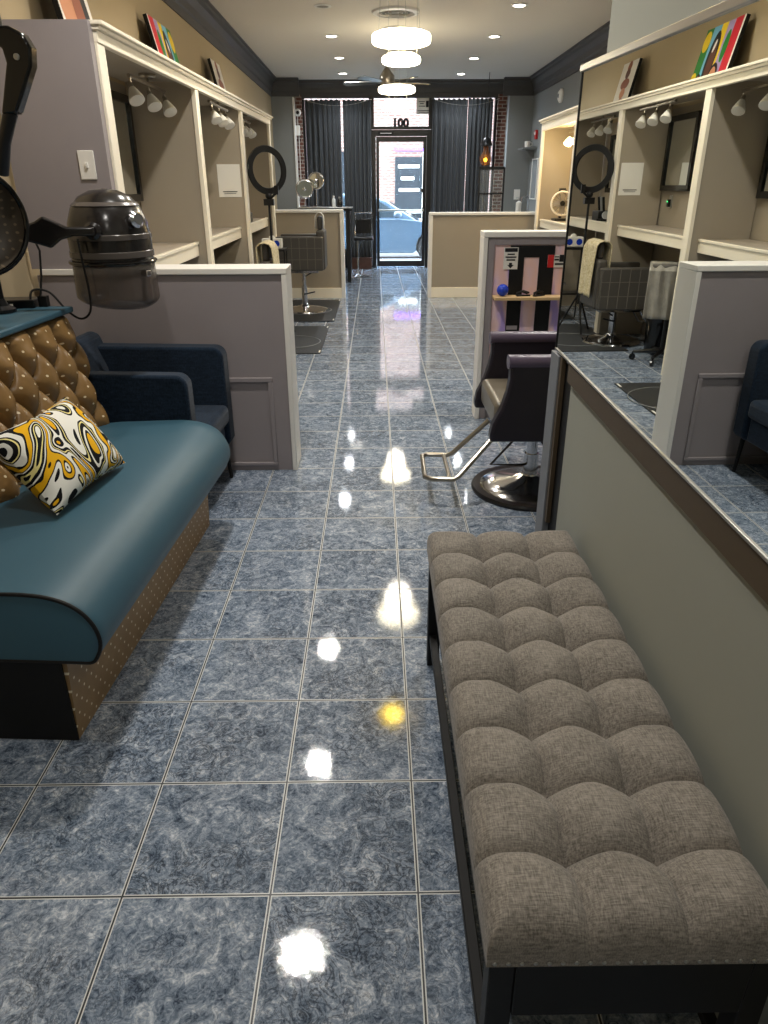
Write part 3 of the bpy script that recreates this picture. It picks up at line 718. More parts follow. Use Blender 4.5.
h1 = thing('hood_dryer', 'black hood dryer swung up on a jointed arm at the left edge, dotted liner showing', 'hair dryer', (-1.27, 2.55, 1.53))
ND = Vector((.72, -.66, .0)).normalized(); hc = Vector((-.05, .0, -.175))
m1 = Matrix.Translation(hc) @ rot_to(ND)
MB().lathe([(.168, .0), (.172, -.02), (.165, -.10), (.135, -.17), (.08, -.205), (.004, -.215)], 40, m1, cap=False).build('hood_shell', 'hood', h1)
MB().torus(tuple(hc), .168, .0085, rot_to(ND), 48).build('rim', 'blackgloss', h1)
ln = MB().lathe([(.160, -.004), (.150, -.03), (.11, -.06), (.06, -.075), (.003, -.08)], 40, cap=False).build('liner', 'mesh', h1); ln.matrix_local = m1
MB().tube([(.06, .03, -.03), (.10, 0, .06), (.138, 0, .14)], [.020, .020, .022], 12).build('lower_rod', 'black', h1)
flat([(u_ + .088, v_) for u_, v_ in [(.030, .135), (.078, .135), (.150, .262), (.158, .31), (.140, .345), (.10, .365), (-.02, .368), (-.16, .368), (-.16, .325), (.02, .325), (.07, .31), (.075, .27)]], 0, .05).build('elbow', 'blackgloss', h1, bev=.008, segs=3)
MB().lathe([(.003, 0), (.009, 0), (.009, .004), (.003, .006)], 16, Matrix.Translation((.200, -.025, .285)) @ rot_to((0, -1, 0))).lathe([(.003, 0), (.006, 0), (.006, .003), (.003, .004)], 16, Matrix.Translation((.118, -.025, .348)) @ rot_to((0, -1, 0))).build('screw', 'silver', h1)
MB().tube([(.115, .02, .36), (.085, .03, .64)], .040, 14).build('upper_arm', 'black', h1)
MB().box(-.462, -.05, .27, -.43, .05, .43).tube([(-.43, 0, .347), (-.05, 0, .347)], .022, 12).build('wall_bracket', 'black', h1)

# set top box and cord on the ledge
bx = thing('cable_box', 'small flat black box on the teal ledge behind the hanging dryer', 'electronics', (-1.495, 3.10, 1.002), math.radians(8))
MB().box(-.075, -.055, 0, .075, .055, .034).build('box_case', 'black', bx, bev=.004)
MB().box(-.02, -.0565, .012, -.008, -.055, .020).build('indicator', 'white', bx, smooth=False)
cord_ = (MB().tube(curve_pts([(-1.43, 3.06, 1.02), (-1.42, 3.08, 1.07), (-1.36, 3.10, 1.06), (-1.30, 3.10, .985), (-1.24, 3.08, .955), (-1.19, 3.06, .985), (-1.175, 3.05, 1.06), (-1.185, 3.055, 1.2), (-1.19, 3.06, 1.27)]), .0045, 8))
cord_.v = [tuple(Matrix.Rotation(math.radians(-10), 4, 'Z') @ (Vector(p) - Vector((-1.125, 3.25, .965)))) for p in cord_.v]; cord_.build('power_cord', 'blackm', h2)
tag(MB().tube([(-1.40, 3.14, 1.27), (-1.385, 3.14, 1.22), (-1.39, 3.12, 1.12), (-1.40, 3.10, 1.045)], .0045, 8).box(-1.41, 3.09, 1.003, -1.375, 3.12, 1.045).build('power_adapter', 'blackm'), 'black plug and cord hanging under the dryer arm beside the flat box', 'plug')

# ================================================================== RIGHT STYLING CHAIR
cc = thing('styling_chair', 'dark plum vinyl styling chair with chrome base and footrest by the wall end', 'styling chair', (.80, 3.47, 0))
def arm2(y0, y1):
    P = [(.30, .36), (.30, .735), (-.19, .735), (-.197, .72), (-.196, .66), (-.205, .60), (-.228, .52), (-.262, .45), (-.272, .40), (-.270, .365)]
    a = MB().prism(P, lambda u, v, w: (u, w, v), y0, y1).build('arm', 'plum', cc, bev=.012, segs=3)
    MB().prism(arc(0, 0, .032, 0, 350, 20), lambda u, v, w: (-.205 + w, (y0 + y1) / 2 + u * 1.35, .735 + v), 0, .50).build('arm_roll', 'purplevinyl', a)
arm2(-.31, -.24); arm2(.25, .32)
MB().box(.22, -.235, .36, .31, .245, .95).build('backrest', 'plum', cc, bev=.03, segs=3)
MB().box(-.245, -.235, .40, .22, .245, .535).build('seat', 'taupeseat', cc, bev=.028, segs=3)
MB().box(-.18, -.22, .345, .22, .23, .40).build('seat_frame', 'black', cc, bev=.004)
MB().tube([(.0, 0, .34), (0, 0, .05)], .028, 20).tube([(0, 0, .20), (0, 0, .05)], .037, 20).build('column', 'chrome', cc)
MB().lathe([(.262, 0), (.30, .0), (.303, .012), (.296, .024), (.262, .024)], 48).build('base_ring', 'black', cc)
MB().lathe([(.262, .018), (.25, .030), (.18, .050), (.09, .065), (.045, .085), (.042, .09)], 48).build('base_disc', 'chrome', cc)
ft = MB().tube([(-.20, -.10, .345), (-.40, -.23, .165), (-.425, -.24, .152), (-.53, -.23, .150), (-.565, -.20, .150), (-.56, .10, .150), (-.535, .125, .150), (-.43, .11, .150), (-.40, .10, .165), (-.215, .10, .345)], .0125, 10)
ft.tube([(-.445, -.235, .151), (-.445, .11, .151)], .010, 10)
ft.build('footrest', 'nickel', cc)
MB().tube([(-.05, -.02, .34), (-.22, -.06, .16), (-.06, -.03, .145), (0, 0, .145)], .007, 8).tube([(0, -.03, .33), (.09, -.08, .2)], .007).build('pump_lever', 'black', cc)

# ================================================================== STRIPED PARTITION WITH SHELF (right)
rp = struct('wall_partition_right', B(.70, 4.735, 0, 2.3, 4.86, 1.165), 'panel', label='right half partition with white frame and black and pink striped panel', cat='partition', smooth=False)
struct('cap', B(.672, 4.70, 1.165, 2.32, 4.88, 1.198), 'white', rp, bev=.004)
struct('end_board', B(.672, 4.705, 0, .700, 4.875, 1.165), 'white', rp, bev=.003)
struct('inner_frame', MB().box(.700, 4.715, 0, .745, 4.735, 1.165).box(.745, 4.715, 1.12, 2.3, 4.735, 1.165), 'panel', rp, bev=.002)
st2 = MB(); st2.m(0).box(.745, 4.728, .19, 1.55, 4.735, 1.12)
sp = struct('pink_panel', st2, 'pinkp', rp, smooth=False)
for x0, x1, z0, z1 in ((.845, .935, .20, 1.115), (.935, 1.03, 1.045, 1.115), (1.03, 1.125, .20, 1.115), (1.20, 1.29, .20, 1.115), (1.38, 1.47, .2, 1.115)):
    struct('black_stripe', B(x0, 4.722, z0, x1, 4.728, z1), 'blackm', rp, smooth=False)
struct('label_strip', B(.85, 4.719, .60, .92, 4.722, .625), 'panel', rp, smooth=False)
struct('shelf', B(.745, 4.60, .80, 1.55, 4.722, .82), 'wood', rp, bev=.003)
def sign(x0, x1, z0, z1, y, label, bars, mats):
    o = thing('sticker_sign', label, 'sign', ((x0 + x1) / 2, y, z0)); L = lambda mb: lw(mb, ((x0 + x1) / 2, y, z0)); w = x1 - x0; h = z1 - z0
    L(B(x0, y - .003, z0, x1, y, z1)).build('sheet', 'paper', o, smooth=False)
    m = MB()
    for (a, b, c, d, i) in bars: m.m(i).box(x0 + a * w, y - .005, z0 + b * h, x0 + c * w, y - .003, z0 + d * h)
    if mats == ['ink']:
        m.m(0).prism([(x0 + .5 * w, z0 + .04 * h), (x0 + .28 * w, z0 + .2 * h), (x0 + .4 * w, z0 + .2 * h), (x0 + .4 * w, z0 + .3 * h), (x0 + .6 * w, z0 + .3 * h), (x0 + .6 * w, z0 + .2 * h), (x0 + .72 * w, z0 + .2 * h)], lambda u, v, q: (u, q, v), y - .005, y - .003)
    L(m).build('lettering', mats, o, smooth=False)
sign(.805, .895, .975, 1.105, 4.7215, 'white sticker with black lines and a downward arrow on the striped panel', [(.06, .80, .94, .97, 0), (.25, .66, .75, .72, 0), (.12, .53, .88, .59, 0), (.2, .40, .8, .46, 0)], ['ink'])
sign(1.083, 1.20, .985, 1.06, 4.7215, 'red, white and black sticker on the striped panel', [(0, 0, .33, 1, 0), (.62, .45, 1, 1, 1), (.36, .55, .60, .68, 1), (.40, .2, .9, .34, 1), (.36, .8, .6, .88, 1)], ['red', 'ink'])
tag(MB().sphere((0, 0, .037), .037, 24, 14).build('ball', 'blue', None, loc=(.80, 4.655, .82)), 'small glossy blue ball on the wooden shelf', 'ball')
for k, (x, lb) in enumerate(((.93, 'black hair clip nearest the blue ball on the wooden shelf'), (1.03, 'black hair clip farther from the blue ball on the wooden shelf'))):
    o = thing('hair_clip', lb, 'hair clip', (x, 4.65, .82), .1 + k * .5, 'clips on the shelf')
    MB().box(-.045, -.012, .0, .045, .012, .010).tube([(-.045, 0, .012), (-.01, 0, .03), (.03, 0, .014)], .006).build('clip_jaw', 'black', o, bev=.003)
    MB().tube([(-.04, .005, .02), (0, .005, .032), (.04, .005, .02)], .006).build('clip_lever', 'black', o)

# ================================================================== LEFT STYLING CHAIRS, MATS, STOOL
def salon_chair(loc, lift, label, rz=0.0):
    o = thing('salon_chair', label, 'styling chair', loc, rz, 'grey salon chairs along the left stations')
    z = lift
    def quilted(y0, y1, ysurf, sg):
        a = MB().box(-.29, y0, .345 + z, .27, y1, .735 + z).build('arm', 'chairgrey', o, bev=.018, segs=3)
        s = MB()
        for i in range(1, 6): x = -.29 + .56 * i / 6; s.box(x - .003, ysurf - .003, .36 + z, x + .003, ysurf + .003, .72 + z)
        for k in range(1, 3): q = .345 + z + .39 * k / 3; s.box(-.275, ysurf - .003, q - .003, .255, ysurf + .003, q + .003)
        s.build('quilt_stitching', 'stitch', a, smooth=False)
    quilted(-.30, -.225, -.30, -1); quilted(.225, .30, .30, 1)
    MB().box(.19, -.22, .345 + z, .29, .22, .80 + z).build('backrest', 'chairgrey', o, bev=.025, segs=3)
    MB().box(-.27, -.22, .36 + z, .19, .22, .50 + z).build('seat', 'chairgrey', o, bev=.025, segs=3)
    MB().box(.20, -.12, .80 + z, .26, .12, .95 + z).build('headrest', 'chairgrey', o, bev=.02, segs=3)
    MB().box(-.2, -.18, .31 + z, .2, .18, .345 + z).tube([(0, 0, .32 + z), (0, 0, .05)], .025, 16).tube([(0, 0, .30), (0, 0, .05)], .036, 16).build('column', 'chrome', o)
    MB().lathe([(.29, .0), (.285, .014), (.20, .035), (.08, .05), (.04, .075), (.036, .08)], 40).build('base_disc', 'chrome', o)
    MB().tube([(.03, -.05, .26 + z), (.16, -.16, .34 + z)], .008).tube([(.0, -.03, .2), (.14, -.12, .24)], .008).build('pump_lever', 'black', o)
    MB().tube([(-.2, -.13, .33 + z), (-.32, -.15, .17 + z), (-.40, -.15, .16 + z), (-.40, .15, .16 + z), (-.32, .15, .17 + z), (-.2, .13, .33 + z)], .011, 8).build('footrest', 'chrome', o)
    return o
salon_chair((-1.27, 7.26, .012), 0, 'quilted grey salon chair with a towel over its back at the middle left station')
salon_chair((-.90, 9.38, .012), .16, 'quilted grey salon chair with raised seat before the far left station')
# towel over the first chair back
tw = MB()
def twf(u, v):
    y = -.18 + .36 * u; r = .072
    L = [(-.62, 0), (0, 0)]
    if v < .32: x = -.072 - .006 * sin(u * 9); z = -.22 * (1 - v / .32) * 1.0
    elif v < .45: a = pi - pi * (v - .32) / .13; x = .072 * cos(a); z = .05 * sin(a)
    else: k = (v - .45) / .55; x = .072 + .02 * k + .012 * sin(u * 14 + k * 2); z = -.46 * k
    return (x, y * (1 + .08 * v), z + .004 * sin(u * 22))
tw.grid(twf, 28, 36)
tag(tw.build('towel', 'towel', None, ang=80, solid=.008, loc=(-1.04, 7.26, .925)), 'pale yellow towel draped over the back of the middle salon chair', 'towel')
tw2 = MB().grid(lambda u, v: (.05 * cos(pi * (1 - v)) * (1 + .1 * sin(u * 12)), -.06 + .12 * u, .06 * sin(pi * v) - (.12 if v in (0, 1) else 0)), 8, 12)
tag(tw2.build('cloth', 'paper', None, ang=80, solid=.004, loc=(-.67, 9.30, 1.105)), 'white cloth hung over the headrest of the far salon chair', 'cloth')
def mat_(x0, y0, x1, y1, cx, cy, label):
    o = thing('floor_mat', label, 'floor mat', ((x0 + x1) / 2, (y0 + y1) / 2, 0), 0, 'black anti fatigue mats')
    hx, hy = (x1 - x0) / 2, (y1 - y0) / 2
    MB().box(-hx, -hy, 0.001, hx, hy, .012).build('mat_pad', 'matrub', o, bev=.004)
    MB().torus((cx - (x0 + x1) / 2, cy - (y0 + y1) / 2, .012), .33, .004, None, 48, 6).build('ring_mark', 'matring', o)
    MB().box(hx - .02, -hy + .03, .012, hx - .006, -hy + .12, .014).box(hx - .02, hy - .12, .012, hx - .006, hy - .03, .014).build('edge_marks', 'paper', o, smooth=False)
mat_(-1.30, 6.80, -.53, 8.24, -.90, 7.35, 'black rubber mat under the middle left salon chair')
mat_(-1.28, 8.58, -.49, 10.30, -.90, 9.38, 'black rubber mat under the far left salon chair')
mat_(-1.30, 4.68, -.76, 5.58, -1.05, 5.1, 'black rubber mat in front of the nearest left station, seen in the wall mirror')
# rolling chair with plastic cover
rs = thing('rolling_chair', 'rolling chair under a clear plastic cover, seen in the wall mirror', 'rolling chair', (-1.44, 6.36, 0), math.radians(-68))
MB().box(-.18, -.20, .40, .16, .20, .50).build('seat', 'chairgrey', rs, bev=.025, segs=3)
MB().box(.13, -.19, .50, .19, .19, .85).build('backrest', 'chairgrey', rs, bev=.02, segs=3)
MB().grid(lambda u, v: (.226 + .012 * sin(u * 26) + .006 * sin(u * 41 + v * 5) - (.10 * max(0, (.12 - v) / .12)), -.205 + .41 * u, .865 - .46 * v), 40, 14).build('plastic_cover', 'clearbag', rs, solid=.003)
MB().tube([(0, 0, .40), (0, 0, .10)], .025, 14).build('column', 'black', rs)
for k in range(5):
    a = 2 * pi * k / 5 + .3; c_, s_ = cos(a), sin(a)
    l = MB().tube([(.02 * c_, .02 * s_, .10), (.25 * c_, .25 * s_, .075)], [.02, .013], 10).build('base_spoke', 'black', rs)
    MB().lathe([(.028, -.012), (.028, .012)], 16, Matrix.Translation((.25 * c_, .25 * s_, .030)) @ rot_to((-s_, c_, 0))).tube([(.25 * c_, .25 * s_, .075), (.25 * c_, .25 * s_, .05)], .008).build('caster', 'blackgloss', l)
tb = thing('waste_bin', 'round black bin under the middle left counter', 'bin', (-1.565, 6.76, 0))
MB().lathe([(.12, 0), (.13, .02), (.155, .66), (.16, .68)], 32).build('bin_body', 'blackgloss', tb)
MB().lathe([(.165, .681), (.168, .72), (.12, .745), (.01, .75)], 32).build('lid', 'black', tb)

o = thing('night_light', 'small dark plug with a green light below the middle bay mirror', 'plug', (-1.75, 7.42, 1.25))
MB().box(.002, -.03, 0, .012, .03, .11).build('plate', 'silver', o, bev=.002)
MB().box(.012, -.015, .01, .04, .015, .075).build('plug_body', 'black', o, bev=.003); MB().box(.04, -.006, .05, .042, .006, .062).build('green_light', 'greenled', o, smooth=False)
# ring light
rl = thing('ring_light', 'black ring light on a tripod between the middle and far left stations', 'ring light', (-1.06, 7.80, 0))
RN = Vector((.62, -.78, .05)).normalized(); rc = (0, 0, 1.60)
# flat ring lamp
rm = rot_to(RN)
MB().lathe([(.165, -.014), (.215, -.014), (.222, 0), (.215, .014), (.165, .014), (.160, 0), (.165, -.014)], 56, Matrix.Translation(rc) @ rm, cap=False).build('ring_lamp', 'black', rl)
MB().tube([(0, .0, 1.385), (0, 0, .30)], [.012, .014], 12).build('pole', 'blackm', rl)
MB().sphere((0, 0, 1.37), .035, 16, 10).box(-.05, -.03, 1.28, .05, .03, 1.34).tube([(.0, 0, 1.33), (.09, -.04, 1.40)], .012).box(.065, -.06, 1.38, .105, -.03, 1.46).build('phone_clamp', 'black', rl)
for k in range(3):
    a = 2 * pi * k / 3 + .5; MB().tube([(0, 0, .42), (.20 * cos(a), .20 * sin(a), .014)], .010, 8).build('tripod_leg', 'blackm', rl)

# clutter on the far left counter
CT = zz(1.058, 8.4) + .006
def bottle(x, y, z, r, h, m_, cap, label, grp='bottles on the far left counter'):
    o = thing('bottle', label, 'bottle', (x, y, z), 0, grp)
    MB().lathe([(r * .95, 0), (r, .005), (r, h * .62), (r * .8, h * .72), (r * .38, h * .80), (r * .36, h * .86)], 20).build('bottle_body', m_, o)
    MB().lathe([(r * .45, h * .86), (r * .45, h * .98), (r * .3, h)], 16).build('cap', cap, o)
M['orange'] = mat('orange_label', (206, 92, 40), .4); M['cloudy'] = mat('cloudy_white_plastic', (206, 208, 206), .35)
bottle(-1.45, 7.90, CT, .032, .20, 'orange', 'black', 'orange bottle with black cap on the far left counter beside the divider')
bottle(-1.42, 8.02, CT, .030, .24, 'cloudy', 'black', 'tall white bottle on the far left counter next to the orange one')
bottle(-1.48, 8.13, CT, .026, .18, 'black', 'silver', 'black bottle on the far left counter between the white bottle and tool holder')
th_ = thing('tool_holder', 'black rack of styling irons on the far left counter', 'tool holder', (-1.44, 8.55, CT))
MB().box(-.07, -.12, 0, .07, .12, .10).build('rack_body', 'black', th_, bev=.01)
for k in range(3): MB().tube([(0, -.08 + .08 * k, .085), (.03, -.10 + .08 * k, .24)], .014, 10).build('iron_handle', 'silver' if k == 1 else 'blackm', th_)
hdv = thing('hand_dryer', 'white and black hand held hair dryer lying on the far left counter', 'hair dryer', (-1.42, 8.34, CT))
MB().lathe([(.028, -.09), (.034, -.05), (.04, .03), (.036, .08)], 20, Matrix.Translation((0, 0, .062)) @ rot_to((.3, -1, 0))).build('dryer_barrel', 'cloudy', hdv)
MB().tube([(0, .02, .05), (.02, .05, .012), (.06, .09, .012)], .012, 10).build('dryer_handle', 'black', hdv)
tx = thing('tissue_box', 'white box with blue circles on the slim black trolley by the far left counter', 'box', (-1.16, 8.58, .82))
MB().box(-.11, -.06, 0, .11, .06, .10).build('carton', 'paper', tx, bev=.004)
for k in (-1, 1): MB().lathe([(.034, -.001), (.034, .001)], 20, Matrix.Translation((k * .055, -.0615, .05)) @ rot_to((0, -1, 0))).build('blue_disc', 'blue', tx, smooth=False)
MB().sphere((0, 0, .105), .03, 12, 8, 1.2, .6, 1).build('tissue', 'paper', tx)
ts = thing('side_cart', 'slim black trolley holding the white box at the far left station', 'trolley', (-1.16, 8.58, 0))
MB().box(-.15, -.12, .79, .15, .12, .819).build('top_tray', 'black', ts, bev=.004)
MB().box(-.15, -.12, .30, .15, .12, .32).build('lower_tray', 'black', ts, bev=.004)
for x in (-.14, .14):
    for y in (-.11, .11): MB().tube([(x, y, .79), (x, y, .012)], .009, 8).build('leg', 'black', ts)

# ================================================================== CEILING FIXTURES
def downlight(x, y, lit, label):
    o = thing('downlight', label, 'ceiling light', (x, y, CZ), 0, 'round recessed ceiling lights')
    MB().lathe([(.062, -.001), (.088, -.001), (.092, -.006), (.062, -.010), (.062, -.001)], 32, cap=False).build('trim_ring', 'white', o)
    MB().lathe([(.002, -.004), (.062, -.004), (.060, -.007), (.002, -.008)], 28).build('lens', 'led' if lit else 'ledoff', o)
    if lit:
        add_light('lamp_light', 'SPOT', (0, 0, -.02), SPOT_W * (.6 if y < 2 else 1.7 if y < 3.5 else 1.0 if y < 7.6 else .85), (1, .96, .90) if y < 9.5 else (.88, .94, 1.0), o, spot_size=math.radians(150), spot_blend=.6, shadow_soft_size=.06)
for x, y, lit, lb in ((-.52, 3.03, True, 'lit recessed ceiling light above the teal sofa'), (-.53, 4.72, True, 'lit recessed ceiling light above the left partition'), (-.55, 6.41, True, 'lit recessed ceiling light above the near left bays'),
                      (-.52, 8.84, False, 'unlit recessed ceiling light, nearest of the left row in the photo'), (-.52, 10.45, True, 'lit recessed ceiling light, second from the front on the left row beyond the unlit one'),
                      (-.50, 12.10, True, 'lit recessed ceiling light on the left row, middle of the far three'), (-.51, 13.69, True, 'lit recessed ceiling light on the left row closest to the shop window'),
                      (1.50, 8.81, True, 'lit recessed ceiling light on the right row, nearest in the photo'), (1.50, 10.5, True, 'lit recessed ceiling light on the right row, second nearest in the photo'),
                      (1.46, 12.17, True, 'lit recessed ceiling light on the right row, third nearest in the photo'), (1.45, 13.78, True, 'lit recessed ceiling light on the right row closest to the shop window'),
                      (1.5, 6.41, True, 'lit recessed ceiling light above the right station row'), (1.5, 4.72, True, 'lit recessed ceiling light above the striped partition'),
                      (-.5, 1.2, True, 'added fill light in the ceiling above the near end of the sofa'), (.1, -.6, True, 'added fill light in the ceiling behind the bench end')):  # last two are unseen, added as fill for the near zone
    downlight(x, y, lit, lb)
def pendant(x, y, z1, r1, z2, r2, label):
    o = thing('pendant_light', label, 'pendant light', (x, y, 0), 0, 'two tier drum pendants')
    MB().lathe([(.16, CZ - .025), (.16, CZ)], 32).build('ceiling_plate', 'chrome', o)
    for k in range(6):
        a = 2 * pi * k / 6 + .3; rr = r1 * .8 if k % 2 else r2 * .85; zz_ = z1 + .05 if k % 2 else z2 + .03
        MB().tube([(rr * cos(a), rr * sin(a), zz_), (.12 * cos(a), .12 * sin(a), CZ - .02)], .0014, 6).build('wire', 'silver', o)
    for z, r, h in ((z1 + .012, r1, .038), (z2 - .002, r2, .030)):
        MB().lathe([(.01, z - h), (r - .03, z - h), (r - .008, z - h + .008), (r, z - h + .02), (r, z + h - .02), (r - .008, z + h - .008), (r - .03, z + h), (.01, z + h)], 48).build('drum_shade', 'bulb', o)
        MB().torus((0, 0, z + h + .002), r - .035, .006, None, 40, 8).build('crystal_ring', 'chrome', o)
        add_light('drum_light', 'POINT', (0, 0, z - h - .06), 11 if r > .18 else 6, (1, .90, .74), o, shadow_soft_size=.12)
pendant(.197, 6.0, 2.392, .21, 2.278, .14, 'two tier glowing drum pendant, nearer of the pair')
pendant(.277, 10.0, 2.50, .225, 2.362, .15, 'two tier glowing drum pendant in front of the door transom')
cl = thing('ceiling_lamp', 'small yellow glowing ceiling lamp above the aisle, seen mirrored in the tiles', 'ceiling light', (.13, 5.35, CZ))
MB().lathe([(.10, -.02), (.10, 0)], 24).build('lamp_base', 'nickel', cl)
MB().lathe([(.004, -.11), (.05, -.10), (.085, -.06), (.09, -.02)], 24).build('lamp_shade', 'yellowlamp', cl)
vt = thing('ceiling_vent', 'round white ceiling vent between the pendants', 'vent', (.24, 9.1, CZ))
MB().lathe([(.19, -.002), (.26, -.002), (.25, -.02), (.20, -.028), (.19, -.002)], 40, cap=False).build('vent_rim', 'white', vt)
MB().lathe([(.01, -.004), (.188, -.004), (.18, -.010), (.01, -.012)], 40).build('vent_core', 'crown', vt)
for r in (.07, .12, .165): MB().torus((0, 0, -.014), r, .008, None, 36, 6).build('vent_blade', 'nickel', vt)
fn_ = thing('ceiling_fan', 'brushed metal ceiling fan with five blades hanging before the front windows', 'ceiling fan', (.193, 12.2, CZ))
MB().lathe([(.02, -.10), (.06, -.02), (.065, 0)], 24).tube([(0, 0, -.02), (0, 0, -.13)], .014, 12).build('mount', 'nickel', fn_)
MB().lathe([(.03, -.36), (.09, -.34), (.115, -.28), (.11, -.22), (.07, -.17), (.025, -.11)], 32).build('motor', 'nickel', fn_)
for k in range(5):
    a = math.radians(18 + 72 * k); mtx = Matrix.Rotation(a, 4, 'Z') @ Matrix.Translation((0, 0, -.30)) @ Matrix.Rotation(.22, 4, 'X')
    b = MB().box(.09, -.02, -.004, .20, .02, .004, mtx); b.add([(x, y, z) for z in (-.004, .004) for x, y in ((.18, -.05), (.64, -.07), (.68, -.03), (.68, .03), (.64, .07), (.18, .05))],
              [(5, 4, 3, 2, 1, 0), (6, 7, 8, 9, 10, 11)] + [(i, (i + 1) % 6, 6 + (i + 1) % 6, 6 + i) for i in range(6)], mtx)
    b.build('blade', 'nickel', fn_, smooth=False)
MB().lathe([(.01, -.42), (.05, -.41), (.075, -.37), (.06, -.355)], 24).build('fan_cap', 'cloudy', fn_)

# ================================================================== FRONT AREA
def curtain(x0, x1, y, z0, z1, waves, label):
    L = x1 - x0; m = MB()
    def f(u, v):
        a = .5 + .5 * v
        return (-L / 2 + u * L, .045 * sin(u * waves * 2 * pi + .7 * sin(u * 9)) * (.7 + .3 * v) + .012 * sin(u * waves * 4.3 * pi), z0 + (z1 - z0) * (1 - v) + .012 * sin(u * waves * 2 * pi) * (1 - v))
    m.grid(f, 14 * waves, 6)
    return tag(m.build('curtain', 'curtain', None, ang=80, solid=.006, loc=((x0 + x1) / 2, y, 0)), label, 'curtain', 'charcoal curtains at the shop front')
curtain(-1.225, -.60, 14.50, .05, 2.835, 7, 'charcoal curtain covering the left half of the left window')
curtain(-.555, -.06, 14.50, .05, 2.83, 6, 'charcoal curtain hanging just left of the entrance door')
curtain(1.04, 1.665, 14.50, .05, 2.84, 7, 'charcoal curtain hanging just right of the entrance door')
curtain(1.665, 2.10, 14.40, .05, 2.84, 6, 'charcoal curtain covering the right half of the right window')
for i, (a, b, lb) in enumerate(((-1.25, -.05, 'thin sagging curtain wire over the left window'), (1.03, 2.2, 'thin sagging curtain wire over the right window'))):
    tag(MB().tube([(a, 14.60, 2.85)] + [(a + (b - a) * k / 12, 14.33, 2.83 - .10 * (1 - (k / 6 - 1) ** 2)) for k in range(13)] + [(b, 14.60, 2.85)], .003, 6).build('curtain_wire', 'silver'), lb, 'wire', 'curtain wires')
tag(MB().box(-.50, 14.36, 0, -.07, 14.42, .19).box(-.51, 14.35, .19, -.06, 14.43, .205).build('wooden_box', 'brownwood', None, bev=.004), 'dark brown wooden box at the foot of the curtain left of the door', 'box')
# notice on the transom
o = thing('notice', 'white printed notice in the upper right corner of the transom window', 'notice', (.89, 14.655, 2.62))
MB().box(-.13, -.004, 0, .13, 0, .26).build('sheet', 'paper', o, smooth=False)
sm_ = MB()
for k, (a, b, z) in enumerate(((-.09, .02, .19), (-.07, .0, .16), (-.09, .03, .12), (-.11, .11, .05), (-.09, .10, .025))): sm_.box(a, -.006, z, b, -.004, z + .012)
sm_.box(.04, -.006, .11, .09, -.004, .21).build('small_print', 'ink', o, smooth=False)
o = thing('notice', 'small dark card with white lines over the door head', 'notice', (.21, 14.597, 2.29))
MB().box(-.14, -.006, 0, .14, 0, .05).build('sheet', 'blackm', o, smooth=False); MB().box(-.10, -.008, .02, .10, -.006, .03).build('small_print', 'paper', o, smooth=False)
# security spot + white box on left brick pier
o = thing('wall_camera', 'small round white camera on the left brick pier', 'camera', (-1.36, 14.55, 2.64))
MB().lathe([(.055, 0), (.06, .04), (.045, .07), (.02, .07)], 24, rot_to((0, -1, 0))).build('housing', 'white', o); MB().lathe([(.028, .071), (.02, .076), (.002, .076)], 20, rot_to((0, -1, 0))).build('eye', 'black', o)
o = thing('junction_box', 'white junction box with a cable under the round camera', 'electrical box', (-1.37, 14.55, 2.28))
MB().box(-.035, -.04, 0, .035, 0, .16).build('case', 'white', o, bev=.005); MB().tube([(0, -.012, .16), (0, -.012, .33)], .006).tube([(.01, -.012, 0), (.01, -.012, -1.0)], .006).build('cable', 'white', o)
# reception table
tbx = thing('reception_table', 'tall black topped table behind the left half wall', 'table', (-.80, 12.6, 0))
MB().box(-.43, -.3, 1.09, .43, .3, 1.13).build('table_top', 'blackgloss', tbx, bev=.006)
MB().box(-.435, -.305, 1.128, .435, .305, 1.14).build('top_edge', 'silver', tbx, bev=.003)
MB().box(-.40, -.28, .0, -.34, .28, 1.09).build('side_panel', 'blackm', tbx, bev=.003); MB().box(.34, -.28, .0, .40, .28, 1.09).build('side_panel', 'blackm', tbx, bev=.003)
def vanity(x, y, z, r, lb, nz):
    o = thing('vanity_mirror', lb, 'vanity mirror', (x, y, 1.14), 0, 'round chrome vanity mirrors')
    n_ = Vector((nz, -1, 0)).normalized()
    MB().torus((0, 0, z - 1.14), r, .014, rot_to(n_), 36, 8).build('rim', 'chrome', o)
    MB().lathe([(.002, -.004), (r, -.004), (r, .004), (.002, .004)], 32, Matrix.Translation((0, 0, z - 1.14)) @ rot_to(n_)).build('mirror_glass', 'mirror', o)
    MB().tube([(0, .02, z - 1.14 - r), (0, .02, .02)], .008, 10).lathe([(.07, 0), (.07, .01), (.02, .03)], 24, Matrix.Translation((0, .02, 0))).build('stand', 'chrome', o)
    MB().sphere((0, -.02, z - 1.14), .03, 12, 8).build('hub', 'chrome', o)
vanity(-1.12, 12.5, 1.41, .13, 'lower left round chrome mirror on the reception table', .2)
vanity(-.95, 12.72, 1.53, .12, 'upper right round chrome mirror on the reception table', -.1)
bottle(-.66, 12.5, 1.14, .03, .17, 'cloudy', 'white', 'white bottle on the reception table beside the window gap', 'bottles on the reception table')
bottle(-.57, 12.55, 1.14, .04, .15, 'blackgloss', 'silver', 'dark bottle on the reception table right of the white bottle', 'bottles on the reception table')
bs = thing('bar_stool', 'black bar stool with chrome frame beside the reception table', 'stool', (-.20, 13.06, 0))
MB().box(-.16, -.16, .60, .16, .16, .66).build('seat', 'black', bs, bev=.015)
MB().box(-.13, .13, .70, .13, .16, .94).build('backrest', 'black', bs, bev=.012)
